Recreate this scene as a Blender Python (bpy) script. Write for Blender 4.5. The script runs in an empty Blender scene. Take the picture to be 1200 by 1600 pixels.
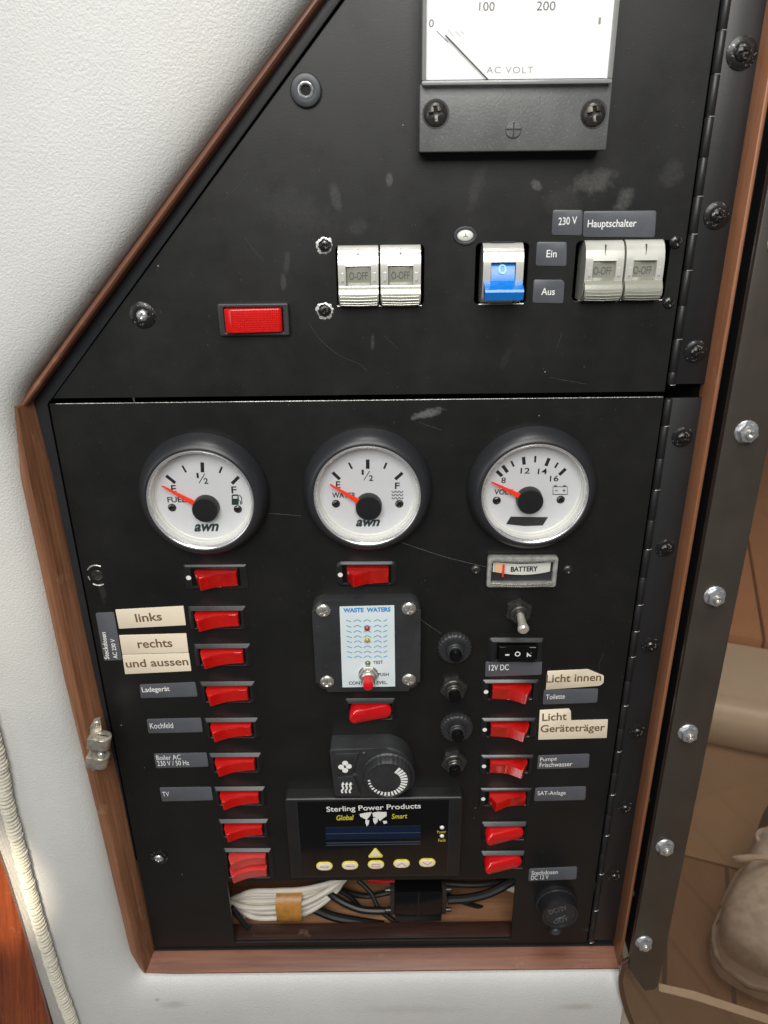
import bpy, bmesh, math, random
from mathutils import Vector, Matrix
random.seed(7)
S = bpy.context.scene
COL = S.collection
MM = 0.001

# ------------------------------------------------------------------ camera
TILT, ROLL, DIST = math.radians(24), math.radians(-0.65), 375.0
FPX = 1200.0
RC = Matrix.Rotation(math.pi/2 - TILT, 3, 'X') @ Matrix.Rotation(ROLL, 3, 'Z')
CAM = Vector((0, -DIST*math.cos(TILT), DIST*math.sin(TILT)))
cd = bpy.data.cameras.new('camera'); cam = bpy.data.objects.new('camera', cd); COL.objects.link(cam)
cam.matrix_world = Matrix.Translation(CAM*MM) @ RC.to_4x4()
cd.sensor_fit = 'VERTICAL'; cd.sensor_height = 36; cd.lens = 36*FPX/1600
cd.clip_start = 0.01; cd.clip_end = 50
cd.dof.use_dof = True; cd.dof.focus_distance = 0.385; cd.dof.aperture_fstop = 22
S.camera = cam
S.view_settings.view_transform = 'Standard'; S.view_settings.look = 'None'
S.view_settings.exposure = 0; S.view_settings.gamma = 1

# ------------------------------------------------------------------ light
w = bpy.data.worlds.new('World'); S.world = w; w.use_nodes = True
w.node_tree.nodes['Background'].inputs[0].default_value = (0.93, 0.96, 1.0, 1)
w.node_tree.nodes['Background'].inputs[1].default_value = 0.07
def aim(o, p, t):
    o.location = p; o.rotation_euler = (Vector(t)-Vector(p)).to_track_quat('-Z', 'Y').to_euler()
def area(name, p, t, sx, sy, e, c):
    l = bpy.data.lights.new(name, 'AREA'); l.shape = 'RECTANGLE'; l.size = sx; l.size_y = sy; l.energy = e; l.color = c
    o = bpy.data.objects.new(name, l); COL.objects.link(o); aim(o, p, t); return o
area('companionway_daylight', (-0.06, -0.90, 0.70), (0, 0, 0.12), 0.8, 0.65, 15.5, (1.0, 0.985, 0.95))
area('overhead_hatch_daylight', (0.0, -0.30, 1.15), (0, -0.02, -0.05), 0.35, 0.35, 5.5, (1.0, 0.985, 0.95))
area('left_fill_light', (-0.95, -0.75, 0.15), (0, 0, -0.1), 0.4, 0.6, 1.6, (0.93, 0.96, 1.0))  # fill lamp added from the left, no visible source
area('behind_pane_fill', (0.75, 0.35, 0.75), (0.5, 0.35, -0.7), 0.7, 0.5, 13.0, (1.0, 0.97, 0.92))  # unseen lamp added to light the stand-in reflection behind the pane
sp = bpy.data.lights.new('sun_through_hatch', 'SPOT'); sp.energy = 240; sp.spot_size = math.radians(2.8); sp.spot_blend = 0.5
sp.shadow_soft_size = 0.01; sp.color = (1.0, 0.86, 0.66)
so = bpy.data.objects.new('sun_through_hatch', sp); COL.objects.link(so)
s2 = bpy.data.lights.new('sun_glow_through_window', 'SPOT'); s2.energy = 26; s2.spot_size = math.radians(6); s2.spot_blend = 1.0; s2.shadow_soft_size = 0.03; s2.color = (1.0, 0.88, 0.66)
so2 = bpy.data.objects.new('sun_glow_through_window', s2); COL.objects.link(so2); aim(so2, (-0.3, -1.1, 0.8), (-0.212, -0.02, -0.03))

# ------------------------------------------------------------------ projection onto the real planes (mm)
def ray(px, py): return RC @ Vector(((px-600)/FPX, -(py-800)/FPX, -1))
def at(px, py, h=0):                # point on the vertical plane h mm in front of the panel -> (x, z)
    d = ray(px, py); t = (-h-CAM.y)/d.y; p = CAM + d*t; return p.x, p.z
def onfloor(px, py, z):
    d = ray(px, py); t = (z-CAM.z)/d.z; p = CAM + d*t; return p.x, p.y

# ------------------------------------------------------------------ materials
def lin(c):
    return tuple(((v/255)/12.92 if v/255 <= 0.04045 else ((v/255+0.055)/1.055)**2.4) for v in c) + (1,)
def base_mat(name):
    m = bpy.data.materials.new(name); m.use_nodes = True; nt = m.node_tree
    return m, nt, nt.nodes['Principled BSDF']
def N(nt, t, **k):
    n = nt.nodes.new(t)
    for a, b in k.items(): setattr(n, a, b)
    return n
def noise(nt, vec, scale, detail=4, rough=0.55):
    n = N(nt, 'ShaderNodeTexNoise'); n.inputs['Scale'].default_value = scale; n.inputs['Detail'].default_value = detail
    n.inputs['Roughness'].default_value = rough; nt.links.new(vec, n.inputs['Vector']); return n.outputs[0]
def rng(nt, v, a, b, c, d):
    n = N(nt, 'ShaderNodeMapRange'); n.inputs[1].default_value = a; n.inputs[2].default_value = b
    n.inputs[3].default_value = c; n.inputs[4].default_value = d; nt.links.new(v, n.inputs[0]); return n.outputs[0]
def math_(nt, op, a, b=None):
    n = N(nt, 'ShaderNodeMath', operation=op)
    for i, v in enumerate((a, b)):
        if v is None: continue
        if isinstance(v, (int, float)): n.inputs[i].default_value = v
        else: nt.links.new(v, n.inputs[i])
    return n.outputs[0]
def mixc(nt, f, a, b):
    n = N(nt, 'ShaderNodeMix', data_type='RGBA')
    if isinstance(f, (int, float)): n.inputs[0].default_value = f
    else: nt.links.new(f, n.inputs[0])
    for i, v in ((6, a), (7, b)):
        if isinstance(v, tuple): n.inputs[i].default_value = v
        else: nt.links.new(v, n.inputs[i])
    return n.outputs[2]
def mat(name, col, rough=0.5, metal=0, bump=None, var=None, rv=None, coat=0, spec=0.5, trans=0, worn=None, ior=None, sheen=0):
    m, nt, b = base_mat(name)
    tc = N(nt, 'ShaderNodeTexCoord').outputs['Object']
    c = lin(col)
    b.inputs['Base Color'].default_value = c; b.inputs['Roughness'].default_value = rough
    b.inputs['Metallic'].default_value = metal; b.inputs['Coat Weight'].default_value = coat
    b.inputs['Coat Roughness'].default_value = 0.12
    b.inputs['Specular IOR Level'].default_value = spec; b.inputs['Transmission Weight'].default_value = trans
    if ior: b.inputs['IOR'].default_value = ior
    if sheen: b.inputs['Sheen Weight'].default_value = sheen
    out = None
    if var:
        f = rng(nt, noise(nt, tc, var[0]), 0.3, 0.7, 0, 1)
        dark = tuple(v*(1-var[1]) for v in c[:3])+(1,); lite = tuple(min(1, v*(1+var[1])) for v in c[:3])+(1,)
        out = mixc(nt, f, dark, lite)
    if worn:                                       # (scale, threshold, colour): small specks of dust or wear
        f = rng(nt, noise(nt, tc, worn[0], 3, 0.7), worn[1], worn[1]+0.05, 0, worn[3] if len(worn) > 3 else 1)
        out = mixc(nt, f, out if out else c, lin(worn[2]))
    if out: nt.links.new(out, b.inputs['Base Color'])
    if rv: nt.links.new(rng(nt, noise(nt, tc, rv[0]), 0.3, 0.7, max(0.02, rough-rv[1]), rough+rv[1]), b.inputs['Roughness'])
    if bump:
        bn = N(nt, 'ShaderNodeBump'); bn.inputs['Strength'].default_value = bump[1]; bn.inputs['Distance'].default_value = bump[2]
        nt.links.new(noise(nt, tc, bump[0], bump[3] if len(bump) > 3 else 3), bn.inputs['Height']); nt.links.new(bn.outputs[0], b.inputs['Normal'])
    return m
def wood(name, dark, light, angle, rough=0.45, coat=0.1, fine=1.0, ax='Y'):
    m, nt, b = base_mat(name)
    g = N(nt, 'ShaderNodeNewGeometry').outputs['Position']
    mp = N(nt, 'ShaderNodeMapping', vector_type='TEXTURE'); mp.inputs['Rotation'].default_value = (0, angle, 0) if ax == 'Y' else (0, 0, angle)
    nt.links.new(g, mp.inputs[0])
    m2 = N(nt, 'ShaderNodeMapping'); m2.inputs['Scale'].default_value = (14*fine, 420*fine, 420*fine); nt.links.new(mp.outputs[0], m2.inputs[0])
    n1 = noise(nt, m2.outputs[0], 1.0, 5, 0.65)
    m3 = N(nt, 'ShaderNodeMapping'); m3.inputs['Scale'].default_value = (7*fine, 60*fine, 60*fine); nt.links.new(mp.outputs[0], m3.inputs[0])
    n2 = noise(nt, m3.outputs[0], 1.0, 3, 0.5)
    f = math_(nt, 'ADD', math_(nt, 'MULTIPLY', rng(nt, n1, 0.3, 0.72, 0, 1), 0.6), math_(nt, 'MULTIPLY', rng(nt, n2, 0.3, 0.7, 0, 1), 0.4))
    c = mixc(nt, f, lin(dark), lin(light))
    m4 = N(nt, 'ShaderNodeMapping'); m4.inputs['Scale'].default_value = (60*fine, 2400*fine, 2400*fine); nt.links.new(mp.outputs[0], m4.inputs[0])
    pores = rng(nt, noise(nt, m4.outputs[0], 1.0, 2, 0.6), 0.60, 0.72, 0, 0.55)
    c = mixc(nt, pores, c, tuple(v*0.35 for v in lin(dark)[:3])+(1,))
    scuff = rng(nt, noise(nt, g, 55, 5, 0.7), 0.62, 0.75, 0, 0.22)
    c = mixc(nt, scuff, c, lin((205, 170, 140)))
    nt.links.new(c, b.inputs['Base Color'])
    b.inputs['Roughness'].default_value = rough; b.inputs['Coat Weight'].default_value = coat; b.inputs['Coat Roughness'].default_value = 0.2
    bn = N(nt, 'ShaderNodeBump'); bn.inputs['Strength'].default_value = 0.4; bn.inputs['Distance'].default_value = 0.0002
    nt.links.new(n1, bn.inputs['Height']); nt.links.new(bn.outputs[0], b.inputs['Normal'])
    return m

def panel_material():
    m, nt, b = base_mat('black_powder_coat')
    g = N(nt, 'ShaderNodeNewGeometry').outputs['Position']
    c = mixc(nt, rng(nt, noise(nt, g, 14, 5, 0.6), 0.3, 0.7, 0, 1), lin((17, 17, 17)), lin((25, 25, 24)))
    def blob(px, py, rw, rh, ang, amt, ns=260):
        x, z = at(px, py); nonlocal c
        mp = N(nt, 'ShaderNodeMapping', vector_type='TEXTURE')
        mp.inputs['Location'].default_value = (x*MM, 0, z*MM); mp.inputs['Rotation'].default_value = (0, math.radians(ang), 0)
        mp.inputs['Scale'].default_value = (rw*MM, 10, rh*MM); nt.links.new(g, mp.inputs[0])
        ln = N(nt, 'ShaderNodeVectorMath', operation='LENGTH'); nt.links.new(mp.outputs[0], ln.inputs[0])
        nz = noise(nt, g, ns, 4, 0.65)
        d = math_(nt, 'ADD', ln.outputs['Value'], math_(nt, 'MULTIPLY', math_(nt, 'SUBTRACT', nz, 0.5), 1.6))
        f = math_(nt, 'MULTIPLY', rng(nt, d, 0.55, 1.05, 1, 0), rng(nt, noise(nt, g, ns*3, 3, 0.7), 0.25, 0.65, 0.3, 1))
        c = mixc(nt, math_(nt, 'MULTIPLY', f, amt), c, lin((150, 150, 145)))
    for a in ((928, 282, 10, 5, -10, .20), (976, 312, 3.5, 6, 25, .18), (1050, 272, 5, 6, 20, .06), (880, 315, 9, 6, 0, .05), (745, 290, 3, 10, 15, .06),
              (608, 280, 1.5, 3, 0, .2), (838, 288, 2, 3, -40, .25), (524, 308, 2.5, 6, -12, .10), (448, 410, 1.5, 5, 10, .07), (442, 440, 1.5, 4, 0, .10),
              (560, 355, 5, 4, 0, .05), (460, 330, 18, 9, 20, .035), (668, 646, 8, 2.2, -15, .4), (582, 535, 1, 4, 5, .12),
              (790, 560, 2, 6, 20, .03), (930, 1455, 7, 2.5, 15, .4), (160, 925, 2, 6, 0, .06),
              (128, 1050, 2, 8, 0, .05)):
        blob(*a)
    vo = N(nt, 'ShaderNodeTexVoronoi'); vo.inputs['Scale'].default_value = 95; nt.links.new(g, vo.inputs['Vector'])
    sx = N(nt, 'ShaderNodeSeparateColor'); nt.links.new(vo.outputs['Color'], sx.inputs[0])
    speck = math_(nt, 'MULTIPLY', math_(nt, 'LESS_THAN', vo.outputs['Distance'], rng(nt, sx.outputs[0], 0.55, 1, 0, 0.034)), 0.5)
    c = mixc(nt, speck, c, lin((185, 185, 180)))
    vo2 = N(nt, 'ShaderNodeTexVoronoi'); vo2.inputs['Scale'].default_value = 420; nt.links.new(g, vo2.inputs['Vector'])
    s2 = N(nt, 'ShaderNodeSeparateColor'); nt.links.new(vo2.outputs['Color'], s2.inputs[0])
    speck2 = math_(nt, 'MULTIPLY', math_(nt, 'LESS_THAN', vo2.outputs['Distance'], rng(nt, s2.outputs[1], 0.80, 1, 0, 0.055)), 0.28)
    c = mixc(nt, speck2, c, lin((160, 160, 155)))
    nt.links.new(c, b.inputs['Base Color'])
    nt.links.new(rng(nt, noise(nt, g, 35, 5, 0.65), 0.3, 0.7, 0.34, 0.48), b.inputs['Roughness']); b.inputs['Specular IOR Level'].default_value = 0.48
    bn = N(nt, 'ShaderNodeBump'); bn.inputs['Strength'].default_value = 0.22; bn.inputs['Distance'].default_value = 0.0001
    nt.links.new(noise(nt, g, 1500, 2), bn.inputs['Height']); nt.links.new(bn.outputs[0], b.inputs['Normal'])
    return m
def liner_material():
    m, nt, b = base_mat('moulded_white_vinyl')
    g = N(nt, 'ShaderNodeNewGeometry').outputs['Position']
    c = mixc(nt, rng(nt, noise(nt, g, 9, 4), 0.3, 0.7, 0, 1), lin((190, 190, 187)), lin((204, 204, 201)))
    c = mixc(nt, rng(nt, noise(nt, g, 420, 3, 0.6), 0.66, 0.76, 0, 0.25), c, lin((165, 163, 155)))
    for px, py, rw, rh, amt, tint in ((275, 1554, 9, 3, .28, (130, 122, 108)), (250, 1548, 2, 1.2, .5, (90, 84, 74)), (640, 1560, 40, 4, .22, (160, 154, 140)), (900, 1556, 12, 3, .35, (140, 130, 112)),
                                      (141, 458, 1.2, 1.2, .5, (120, 116, 110)), (60, 740, 14, 30, .12, (170, 170, 168)), (120, 1250, 5, 40, .10, (176, 168, 168)), (330, 120, 22, 50, .14, (214, 208, 188)), (110, 1090, 8, 60, .10, (150, 150, 155))):
        x, z = at(px, py, 14); mp = N(nt, 'ShaderNodeMapping', vector_type='TEXTURE')
        mp.inputs['Location'].default_value = (x*MM, 0, z*MM); mp.inputs['Scale'].default_value = (rw*MM, 10, rh*MM); nt.links.new(g, mp.inputs[0])
        ln = N(nt, 'ShaderNodeVectorMath', operation='LENGTH'); nt.links.new(mp.outputs[0], ln.inputs[0])
        d = math_(nt, 'ADD', ln.outputs['Value'], math_(nt, 'MULTIPLY', math_(nt, 'SUBTRACT', noise(nt, g, 160, 5, 0.7), 0.5), 1.6))
        c = mixc(nt, math_(nt, 'MULTIPLY', rng(nt, d, 0.3, 1.2, 1, 0), amt), c, lin(tint))
    nt.links.new(c, b.inputs['Base Color']); nt.links.new(rng(nt, noise(nt, g, 25, 4), 0.3, 0.7, 0.34, 0.5), b.inputs['Roughness'])
    mp = N(nt, 'ShaderNodeMapping'); mp.inputs['Scale'].default_value = (1.0, 1.0, 1.0); nt.links.new(g, mp.inputs[0])
    n1 = noise(nt, mp.outputs[0], 1050, 3, 0.6); n2 = noise(nt, mp.outputs[0], 2600, 2, 0.5)
    h = math_(nt, 'ADD', rng(nt, n1, 0.35, 0.65, 0, 1), math_(nt, 'MULTIPLY', n2, 0.7))
    h = math_(nt, 'ADD', h, math_(nt, 'MULTIPLY', noise(nt, g, 90, 2), 0.5))
    bn = N(nt, 'ShaderNodeBump'); bn.inputs['Strength'].default_value = 0.7; bn.inputs['Distance'].default_value = 0.00016
    nt.links.new(h, bn.inputs['Height']); nt.links.new(bn.outputs[0], b.inputs['Normal'])
    return m
def pane_material(name, tint, gloss=1.0, rough=0.03, veil=None):
    m, nt, b = base_mat(name); nt.nodes.remove(b)
    t = N(nt, 'ShaderNodeBsdfTransparent'); t.inputs[0].default_value = lin(tint)
    gl = N(nt, 'ShaderNodeBsdfGlossy'); gl.inputs['Roughness'].default_value = rough; gl.inputs[0].default_value = (gloss, gloss, gloss, 1)
    lw = N(nt, 'ShaderNodeLayerWeight'); lw.inputs[0].default_value = 0.5
    fr = math_(nt, 'ADD', math_(nt, 'MULTIPLY', math_(nt, 'POWER', lw.outputs['Facing'], 4.0), 0.9), 0.034)
    mx = N(nt, 'ShaderNodeMixShader'); nt.links.new(fr, mx.inputs[0]); nt.links.new(t.outputs[0], mx.inputs[1]); nt.links.new(gl.outputs[0], mx.inputs[2])
    last = mx.outputs[0]
    if veil:
        df = N(nt, 'ShaderNodeBsdfDiffuse'); df.inputs[0].default_value = lin(veil[1]); m2 = N(nt, 'ShaderNodeMixShader'); m2.inputs[0].default_value = veil[0]
        nt.links.new(last, m2.inputs[1]); nt.links.new(df.outputs[0], m2.inputs[2]); last = m2.outputs[0]
    nt.links.new(last, nt.nodes['Material Output'].inputs[0]); return m

MT = {}
MT['panel'] = panel_material(); MT['liner'] = liner_material()
MT['blackframe'] = mat('satin_black_paint', (30, 30, 31), 0.42, bump=(900, 0.3, 0.0001), var=(30, 0.15))
MT['framepaint'] = mat('sheen_grey_paint', (33, 35, 38), 0.4, bump=(900, 0.3, 0.0001), var=(30, 0.15))  # black frame paint with its sheen put into a lighter grey
MT['rough_black'] = mat('worn_black_plastic', (45, 46, 48), 0.44, bump=(1400, 0.4, 0.00012), var=(60, 0.25), worn=(900, 0.68, (150, 150, 150), 0.35))
MT['brushed_black'] = mat('brushed_grey_black_plastic', (92, 93, 92), 0.42, var=(60, 0.2), worn=(1400, 0.60, (150, 150, 150), 0.35), bump=(1000, 0.5, 0.0002))
MT['black'] = mat('black_plastic', (29, 29, 30), 0.38, bump=(1200, 0.25, 0.00008), var=(80, 0.2), worn=(1100, 0.72, (130, 130, 130), 0.25))
MT['bezel'] = mat('black_gauge_plastic', (39, 40, 43), 0.36, bump=(2200, 0.18, 0.00006), rv=(60, 0.07), worn=(1500, 0.70, (120, 120, 120), 0.3))
MT['bezel_bright'] = mat('smooth_black_switch_frame', (30, 31, 32), 0.22, rv=(90, 0.05))
MT['gloss_black'] = mat('gloss_black_plastic', (12, 12, 13), 0.14, rv=(70, 0.05))
MT['matt_black'] = mat('matt_black_void', (9, 9, 9), 0.8)
MT['red'] = mat('red_switch_plastic', (198, 20, 16), 0.2, var=(160, 0.08), coat=0.4)
MT['red_clear'] = mat('clear_red_switch_plastic', (188, 16, 11), 0.2, bump=(200, 0.08, 0.0001), var=(200, 0.18), coat=0.5)
MT['red_oval'] = mat('opaque_red_plastic', (200, 18, 24), 0.25, coat=0.3, var=(120, 0.08))
MT['red_faded'] = mat('faded_red_plastic', (206, 62, 58), 0.3, coat=0.3, var=(120, 0.1))
MT['white'] = mat('white_plastic', (226, 226, 218), 0.34, var=(70, 0.05), bump=(800, 0.1, 0.00006))
MT['breaker'] = mat('ivory_breaker_plastic', (204, 203, 195), 0.2, 0.25, coat=0.8, var=(90, 0.06), worn=(500, 0.66, (150, 145, 130), 0.3))
MT['toggle'] = mat('grey_breaker_toggle', (158, 158, 146), 0.2, 0.25, coat=0.8, var=(90, 0.06), worn=(500, 0.66, (110, 106, 96), 0.4))
MT['emboss'] = mat('moulded_grey_lettering', (80, 81, 76), 0.4)
MT['blue'] = mat('blue_breaker_plastic', (16, 118, 205), 0.2, var=(90, 0.06), coat=0.2)
MT['ltblue'] = mat('pale_blue_lettering', (140, 205, 240), 0.35)
MT['chrome'] = mat('polished_chrome', (235, 235, 235), 0.22, 0.75)
MT['steel'] = mat('stainless_steel', (205, 202, 194), 0.28, 0.8, rv=(900, 0.1), bump=(1200, 0.15, 0.0001))
MT['zinc'] = mat('zinc_plated_steel', (190, 192, 194), 0.34, 0.75, rv=(700, 0.12), bump=(900, 0.35, 0.00015), var=(500, 0.2))
MT['dark_steel'] = mat('darkened_steel', (80, 78, 74), 0.34, 0.7, rv=(700, 0.12), bump=(900, 0.4, 0.00015), var=(400, 0.3))
MT['black_screw'] = mat('black_painted_screw', (34, 33, 32), 0.3, 0.3, worn=(600, 0.60, (170, 168, 160), 0.6), bump=(900, 0.3, 0.0001))
MT['nickel'] = mat('worn_nickel', (186, 180, 166), 0.35, 0.7, rv=(400, 0.12), bump=(700, 0.4, 0.00015), var=(300, 0.2))
MT['lever_steel'] = mat('bright_nickel_lever', (214, 210, 198), 0.25, 0.6, rv=(400, 0.1))
MT['brass'] = mat('worn_brass', (180, 150, 95), 0.28, 1, var=(300, 0.2))
MT['chip'] = mat('bare_metal_chip', (205, 205, 200), 0.4, 0.7, bump=(1200, 0.8, 0.0003))
MT['dial'] = mat('white_gauge_dial', (216, 217, 219), 0.45)
MT['meterface'] = mat('white_meter_face', (250, 250, 248), 0.5)
MT['ink'] = mat('black_print', (28, 30, 34), 0.5)
MT['inkgreen'] = mat('dark_green_print', (32, 52, 52), 0.5)
MT['paleink'] = mat('glare_paled_print', (140, 140, 135), 0.5)  # meter print lightened, glare put into the ink colour
MT['midink'] = mat('grey_print', (70, 70, 68), 0.5)
MT['needle'] = mat('orange_red_needle', (255, 62, 30), 0.4)
MT['clear'] = pane_material('clear_glass', (252, 252, 252), 0.9, 0.02)
MT['lens'] = pane_material('clear_acrylic_lens', (235, 235, 235), 1.0, 0.08)
MT['smoked'] = pane_material('smoked_brown_acrylic', (220, 210, 200), 0.8, 0.02, veil=(0.10, (140, 118, 98)))
MT['smoked_edge'] = mat('smoked_acrylic_edge', (70, 50, 38), 0.2, coat=0.5)
MT['tag'] = mat('grey_engraved_label', (84, 86, 92), 0.34, var=(120, 0.08), worn=(700, 0.70, (150, 150, 150), 0.3))
MT['tape'] = mat('beige_embossing_tape', (226, 214, 190), 0.35, var=(60, 0.03), worn=(350, 0.68, (190, 175, 140), 0.5))
MT['tapeink'] = mat('brown_print', (112, 88, 68), 0.5)
MT['whiteink'] = mat('white_print', (232, 232, 228), 0.5)
MT['yellowink'] = mat('yellow_print', (222, 205, 60), 0.5)
MT['yellow'] = mat('yellow_button_rim', (240, 218, 95), 0.4)
MT['pinkink'] = mat('faded_red_print', (186, 88, 84), 0.5)
MT['button'] = mat('white_membrane_button', (232, 226, 214), 0.4)
MT['blueink'] = mat('blue_print', (48, 140, 205), 0.5)
MT['wave'] = mat('light_blue_print', (112, 172, 208), 0.5)
MT['sticker'] = mat('pale_sticker', (212, 222, 224), 0.4, var=(40, 0.04), worn=(260, 0.67, (180, 170, 130), 0.5))
MT['lcd'] = mat('dark_blue_display', (10, 28, 52), 0.18, coat=0.3)
MT['lcdlite'] = mat('display_edge', (58, 72, 88), 0.3)
MT['ledred'] = mat('red_led', (150, 50, 50), 0.2, coat=0.6); MT['ledyellow'] = mat('yellow_led', (160, 150, 50), 0.2, coat=0.6); MT['ledgreen'] = mat('green_led', (90, 120, 80), 0.2, coat=0.6)
MT['ledclear'] = mat('clear_led', (225, 228, 225), 0.2, coat=0.5)
MT['cable_white'] = mat('white_cable_sheath', (205, 198, 185), 0.5, var=(60, 0.1), bump=(400, 0.3, 0.0002))
MT['cable_black'] = mat('black_cable_sheath', (20, 20, 21), 0.45, var=(60, 0.2))
MT['masking'] = mat('brown_masking_tape', (170, 118, 52), 0.4, var=(160, 0.25), bump=(200, 0.5, 0.0005))
MT['fabric'] = mat('woven_white_fabric', (208, 205, 196), 0.85, var=(900, 0.10), sheen=0.3)
def weave(m, sc, dist, ang):
    nt = m.node_tree; b = nt.nodes['Principled BSDF']; g = N(nt, 'ShaderNodeNewGeometry').outputs['Position']
    hs = None
    for rz, scx in ((ang, sc), (ang+math.pi/2, sc*0.8)):
        mp = N(nt, 'ShaderNodeMapping', vector_type='TEXTURE'); mp.inputs['Rotation'].default_value = (0, rz, 0); nt.links.new(g, mp.inputs[0])
        wv = N(nt, 'ShaderNodeTexWave'); wv.inputs['Scale'].default_value = scx; wv.inputs['Distortion'].default_value = 0.6; nt.links.new(mp.outputs[0], wv.inputs['Vector'])
        hs = wv.outputs['Fac'] if hs is None else math_(nt, 'ADD', hs, wv.outputs['Fac'])
    bn = N(nt, 'ShaderNodeBump'); bn.inputs['Strength'].default_value = 1.0; bn.inputs['Distance'].default_value = dist
    nt.links.new(hs, bn.inputs['Height']); nt.links.new(bn.outputs[0], b.inputs['Normal'])
weave(MT['fabric'], 420, 0.0005, math.radians(18))
MT['cord'] = mat('knitted_cream_cord', (205, 200, 184), 0.9, bump=(2600, 0.9, 0.0004), var=(500, 0.15), sheen=0.3)
MT['capmark'] = mat('raised_cap_lettering', (88, 90, 92), 0.4)
MT['grommet'] = mat('dark_grey_rubber', (58, 60, 64), 0.4, var=(200, 0.15))
MT['lead_steel'] = mat('black_anodised_strip', (62, 56, 50), 0.34, 0.1, var=(40, 0.12), bump=(1300, 0.2, 0.00008), worn=(500, 0.72, (120, 115, 108), 0.4), rv=(30, 0.06))
MT['web'] = mat('cobweb_silk', (120, 120, 118), 0.5)
MT['scratch'] = mat('pale_scratch', (84, 84, 82), 0.5)
MT['shoe'] = mat('grey_suede', (206, 204, 202), 0.9, var=(60, 0.2), bump=(700, 0.5, 0.0006)); MT['shoecap'] = mat('pale_grey_rubber', (244, 243, 240), 0.5, var=(40, 0.06))
MT['shoesole'] = mat('off_white_rubber', (236, 232, 226), 0.6, var=(60, 0.1)); MT['lace'] = mat('grey_lace', (214, 208, 198), 0.8, bump=(900, 0.6, 0.0005))
MT['sock'] = mat('dark_cloth', (34, 30, 32), 0.9)
MT['gelcoat'] = mat('cream_gelcoat', (216, 208, 194), 0.35, var=(6, 0.05))
MT['gelmat'] = mat('beige_nonslip_deck', (150, 128, 104), 0.7, bump=(300, 0.4, 0.0008), var=(8, 0.06))
MT['deckjoint'] = mat('dark_caulk', (38, 28, 22), 0.7)
d0 = at(505, 5); d1 = at(52, 627); DIAG = math.atan2(d0[1]-d1[1], d0[0]-d1[0])
MT['wood_v'] = wood('mahogany_upright', (84, 50, 32), (162, 114, 82), math.pi/2)
MT['wood_r'] = wood('mahogany_right', (126, 80, 54), (168, 114, 82), math.pi/2, fine=1.3)
MT['wood_h'] = wood('mahogany_bottom', (84, 48, 33), (146, 95, 70), 0.0)
MT['wood_d'] = wood('mahogany_diagonal', (92, 56, 40), (146, 98, 74), -DIAG)
MT['wood_sill'] = wood('dark_sill_wood', (28, 17, 13), (72, 45, 37), 0.0)
MT['varnish'] = wood('varnished_mahogany', (84, 32, 15), (158, 78, 40), math.radians(100), rough=0.25, coat=0.9)
MT['ply'] = wood('brown_plywood', (112, 76, 50), (160, 116, 80), 0.0, rough=0.7, coat=0)
MT['teak'] = wood('teak_deck', (116, 88, 66), (134, 104, 80), math.pi/2, rough=0.6, coat=0, fine=0.4, ax='Z')
MT['cushion'] = mat('tan_upholstery', (190, 140, 104), 0.6, bump=(300, 0.5, 0.0008), var=(20, 0.06))

# ------------------------------------------------------------------ mesh helpers; everything in mm, local +Z points out of the panel
class G:
    def __init__(s): s.v = []; s.f = []
    def add(s, vf, m=None):
        k = len(s.v)
        for p in vf[0]:
            p = Vector(p); s.v.append(m @ p if m else p)
        s.f += [tuple(i+k for i in q) for q in vf[1]]; return s
def tr(x=0, y=0, z=0): return Matrix.Translation((x, y, z))
def rot(a, ax): return Matrix.Rotation(math.radians(a), 4, ax)
def from_bm(bm):
    bm.normal_update(); bm.verts.index_update()
    r = ([v.co.copy() for v in bm.verts], [tuple(v.index for v in f.verts) for f in bm.faces]); bm.free(); return r
def prism(poly, z0, z1, bev=0, seg=2, both=False):
    ar = sum(poly[i][0]*poly[(i+1) % len(poly)][1]-poly[(i+1) % len(poly)][0]*poly[i][1] for i in range(len(poly)))
    if ar < 0: poly = poly[::-1]
    bm = bmesh.new(); n = len(poly)
    a = [bm.verts.new((p[0], p[1], z0)) for p in poly]; b = [bm.verts.new((p[0], p[1], z1)) for p in poly]
    bm.faces.new(a[::-1]); top = bm.faces.new(b)
    for i in range(n): bm.faces.new((a[i], a[(i+1) % n], b[(i+1) % n], b[i]))
    if bev:
        ed = list(top.edges)
        if both: ed = list(bm.edges)
        bmesh.ops.bevel(bm, geom=ed, offset=bev, segments=seg, affect='EDGES', profile=0.5, clamp_overlap=True)
    return from_bm(bm)
def box(x0, x1, y0, y1, z0, z1, bev=0, seg=2): return prism([(x0, y0), (x1, y0), (x1, y1), (x0, y1)], z0, z1, bev, seg, True)
def rr(wd, ht, r, n=5, cx=0, cy=0):
    out = []
    for k, (sx, sy) in enumerate(((1, 1), (-1, 1), (-1, -1), (1, -1))):
        for i in range(n+1):
            a = math.pi/2*(k+i/n); out.append((cx+sx*(wd/2-r)+r*math.cos(a), cy+sy*(ht/2-r)+r*math.sin(a)))
    return out
def circ(r, n=32, cx=0, cy=0): return [(cx+r*math.cos(2*math.pi*i/n), cy+r*math.sin(2*math.pi*i/n)) for i in range(n)]
def ell(a, b, n=24): return [(a*math.cos(2*math.pi*i/n), b*math.sin(2*math.pi*i/n)) for i in range(n)]
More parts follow.
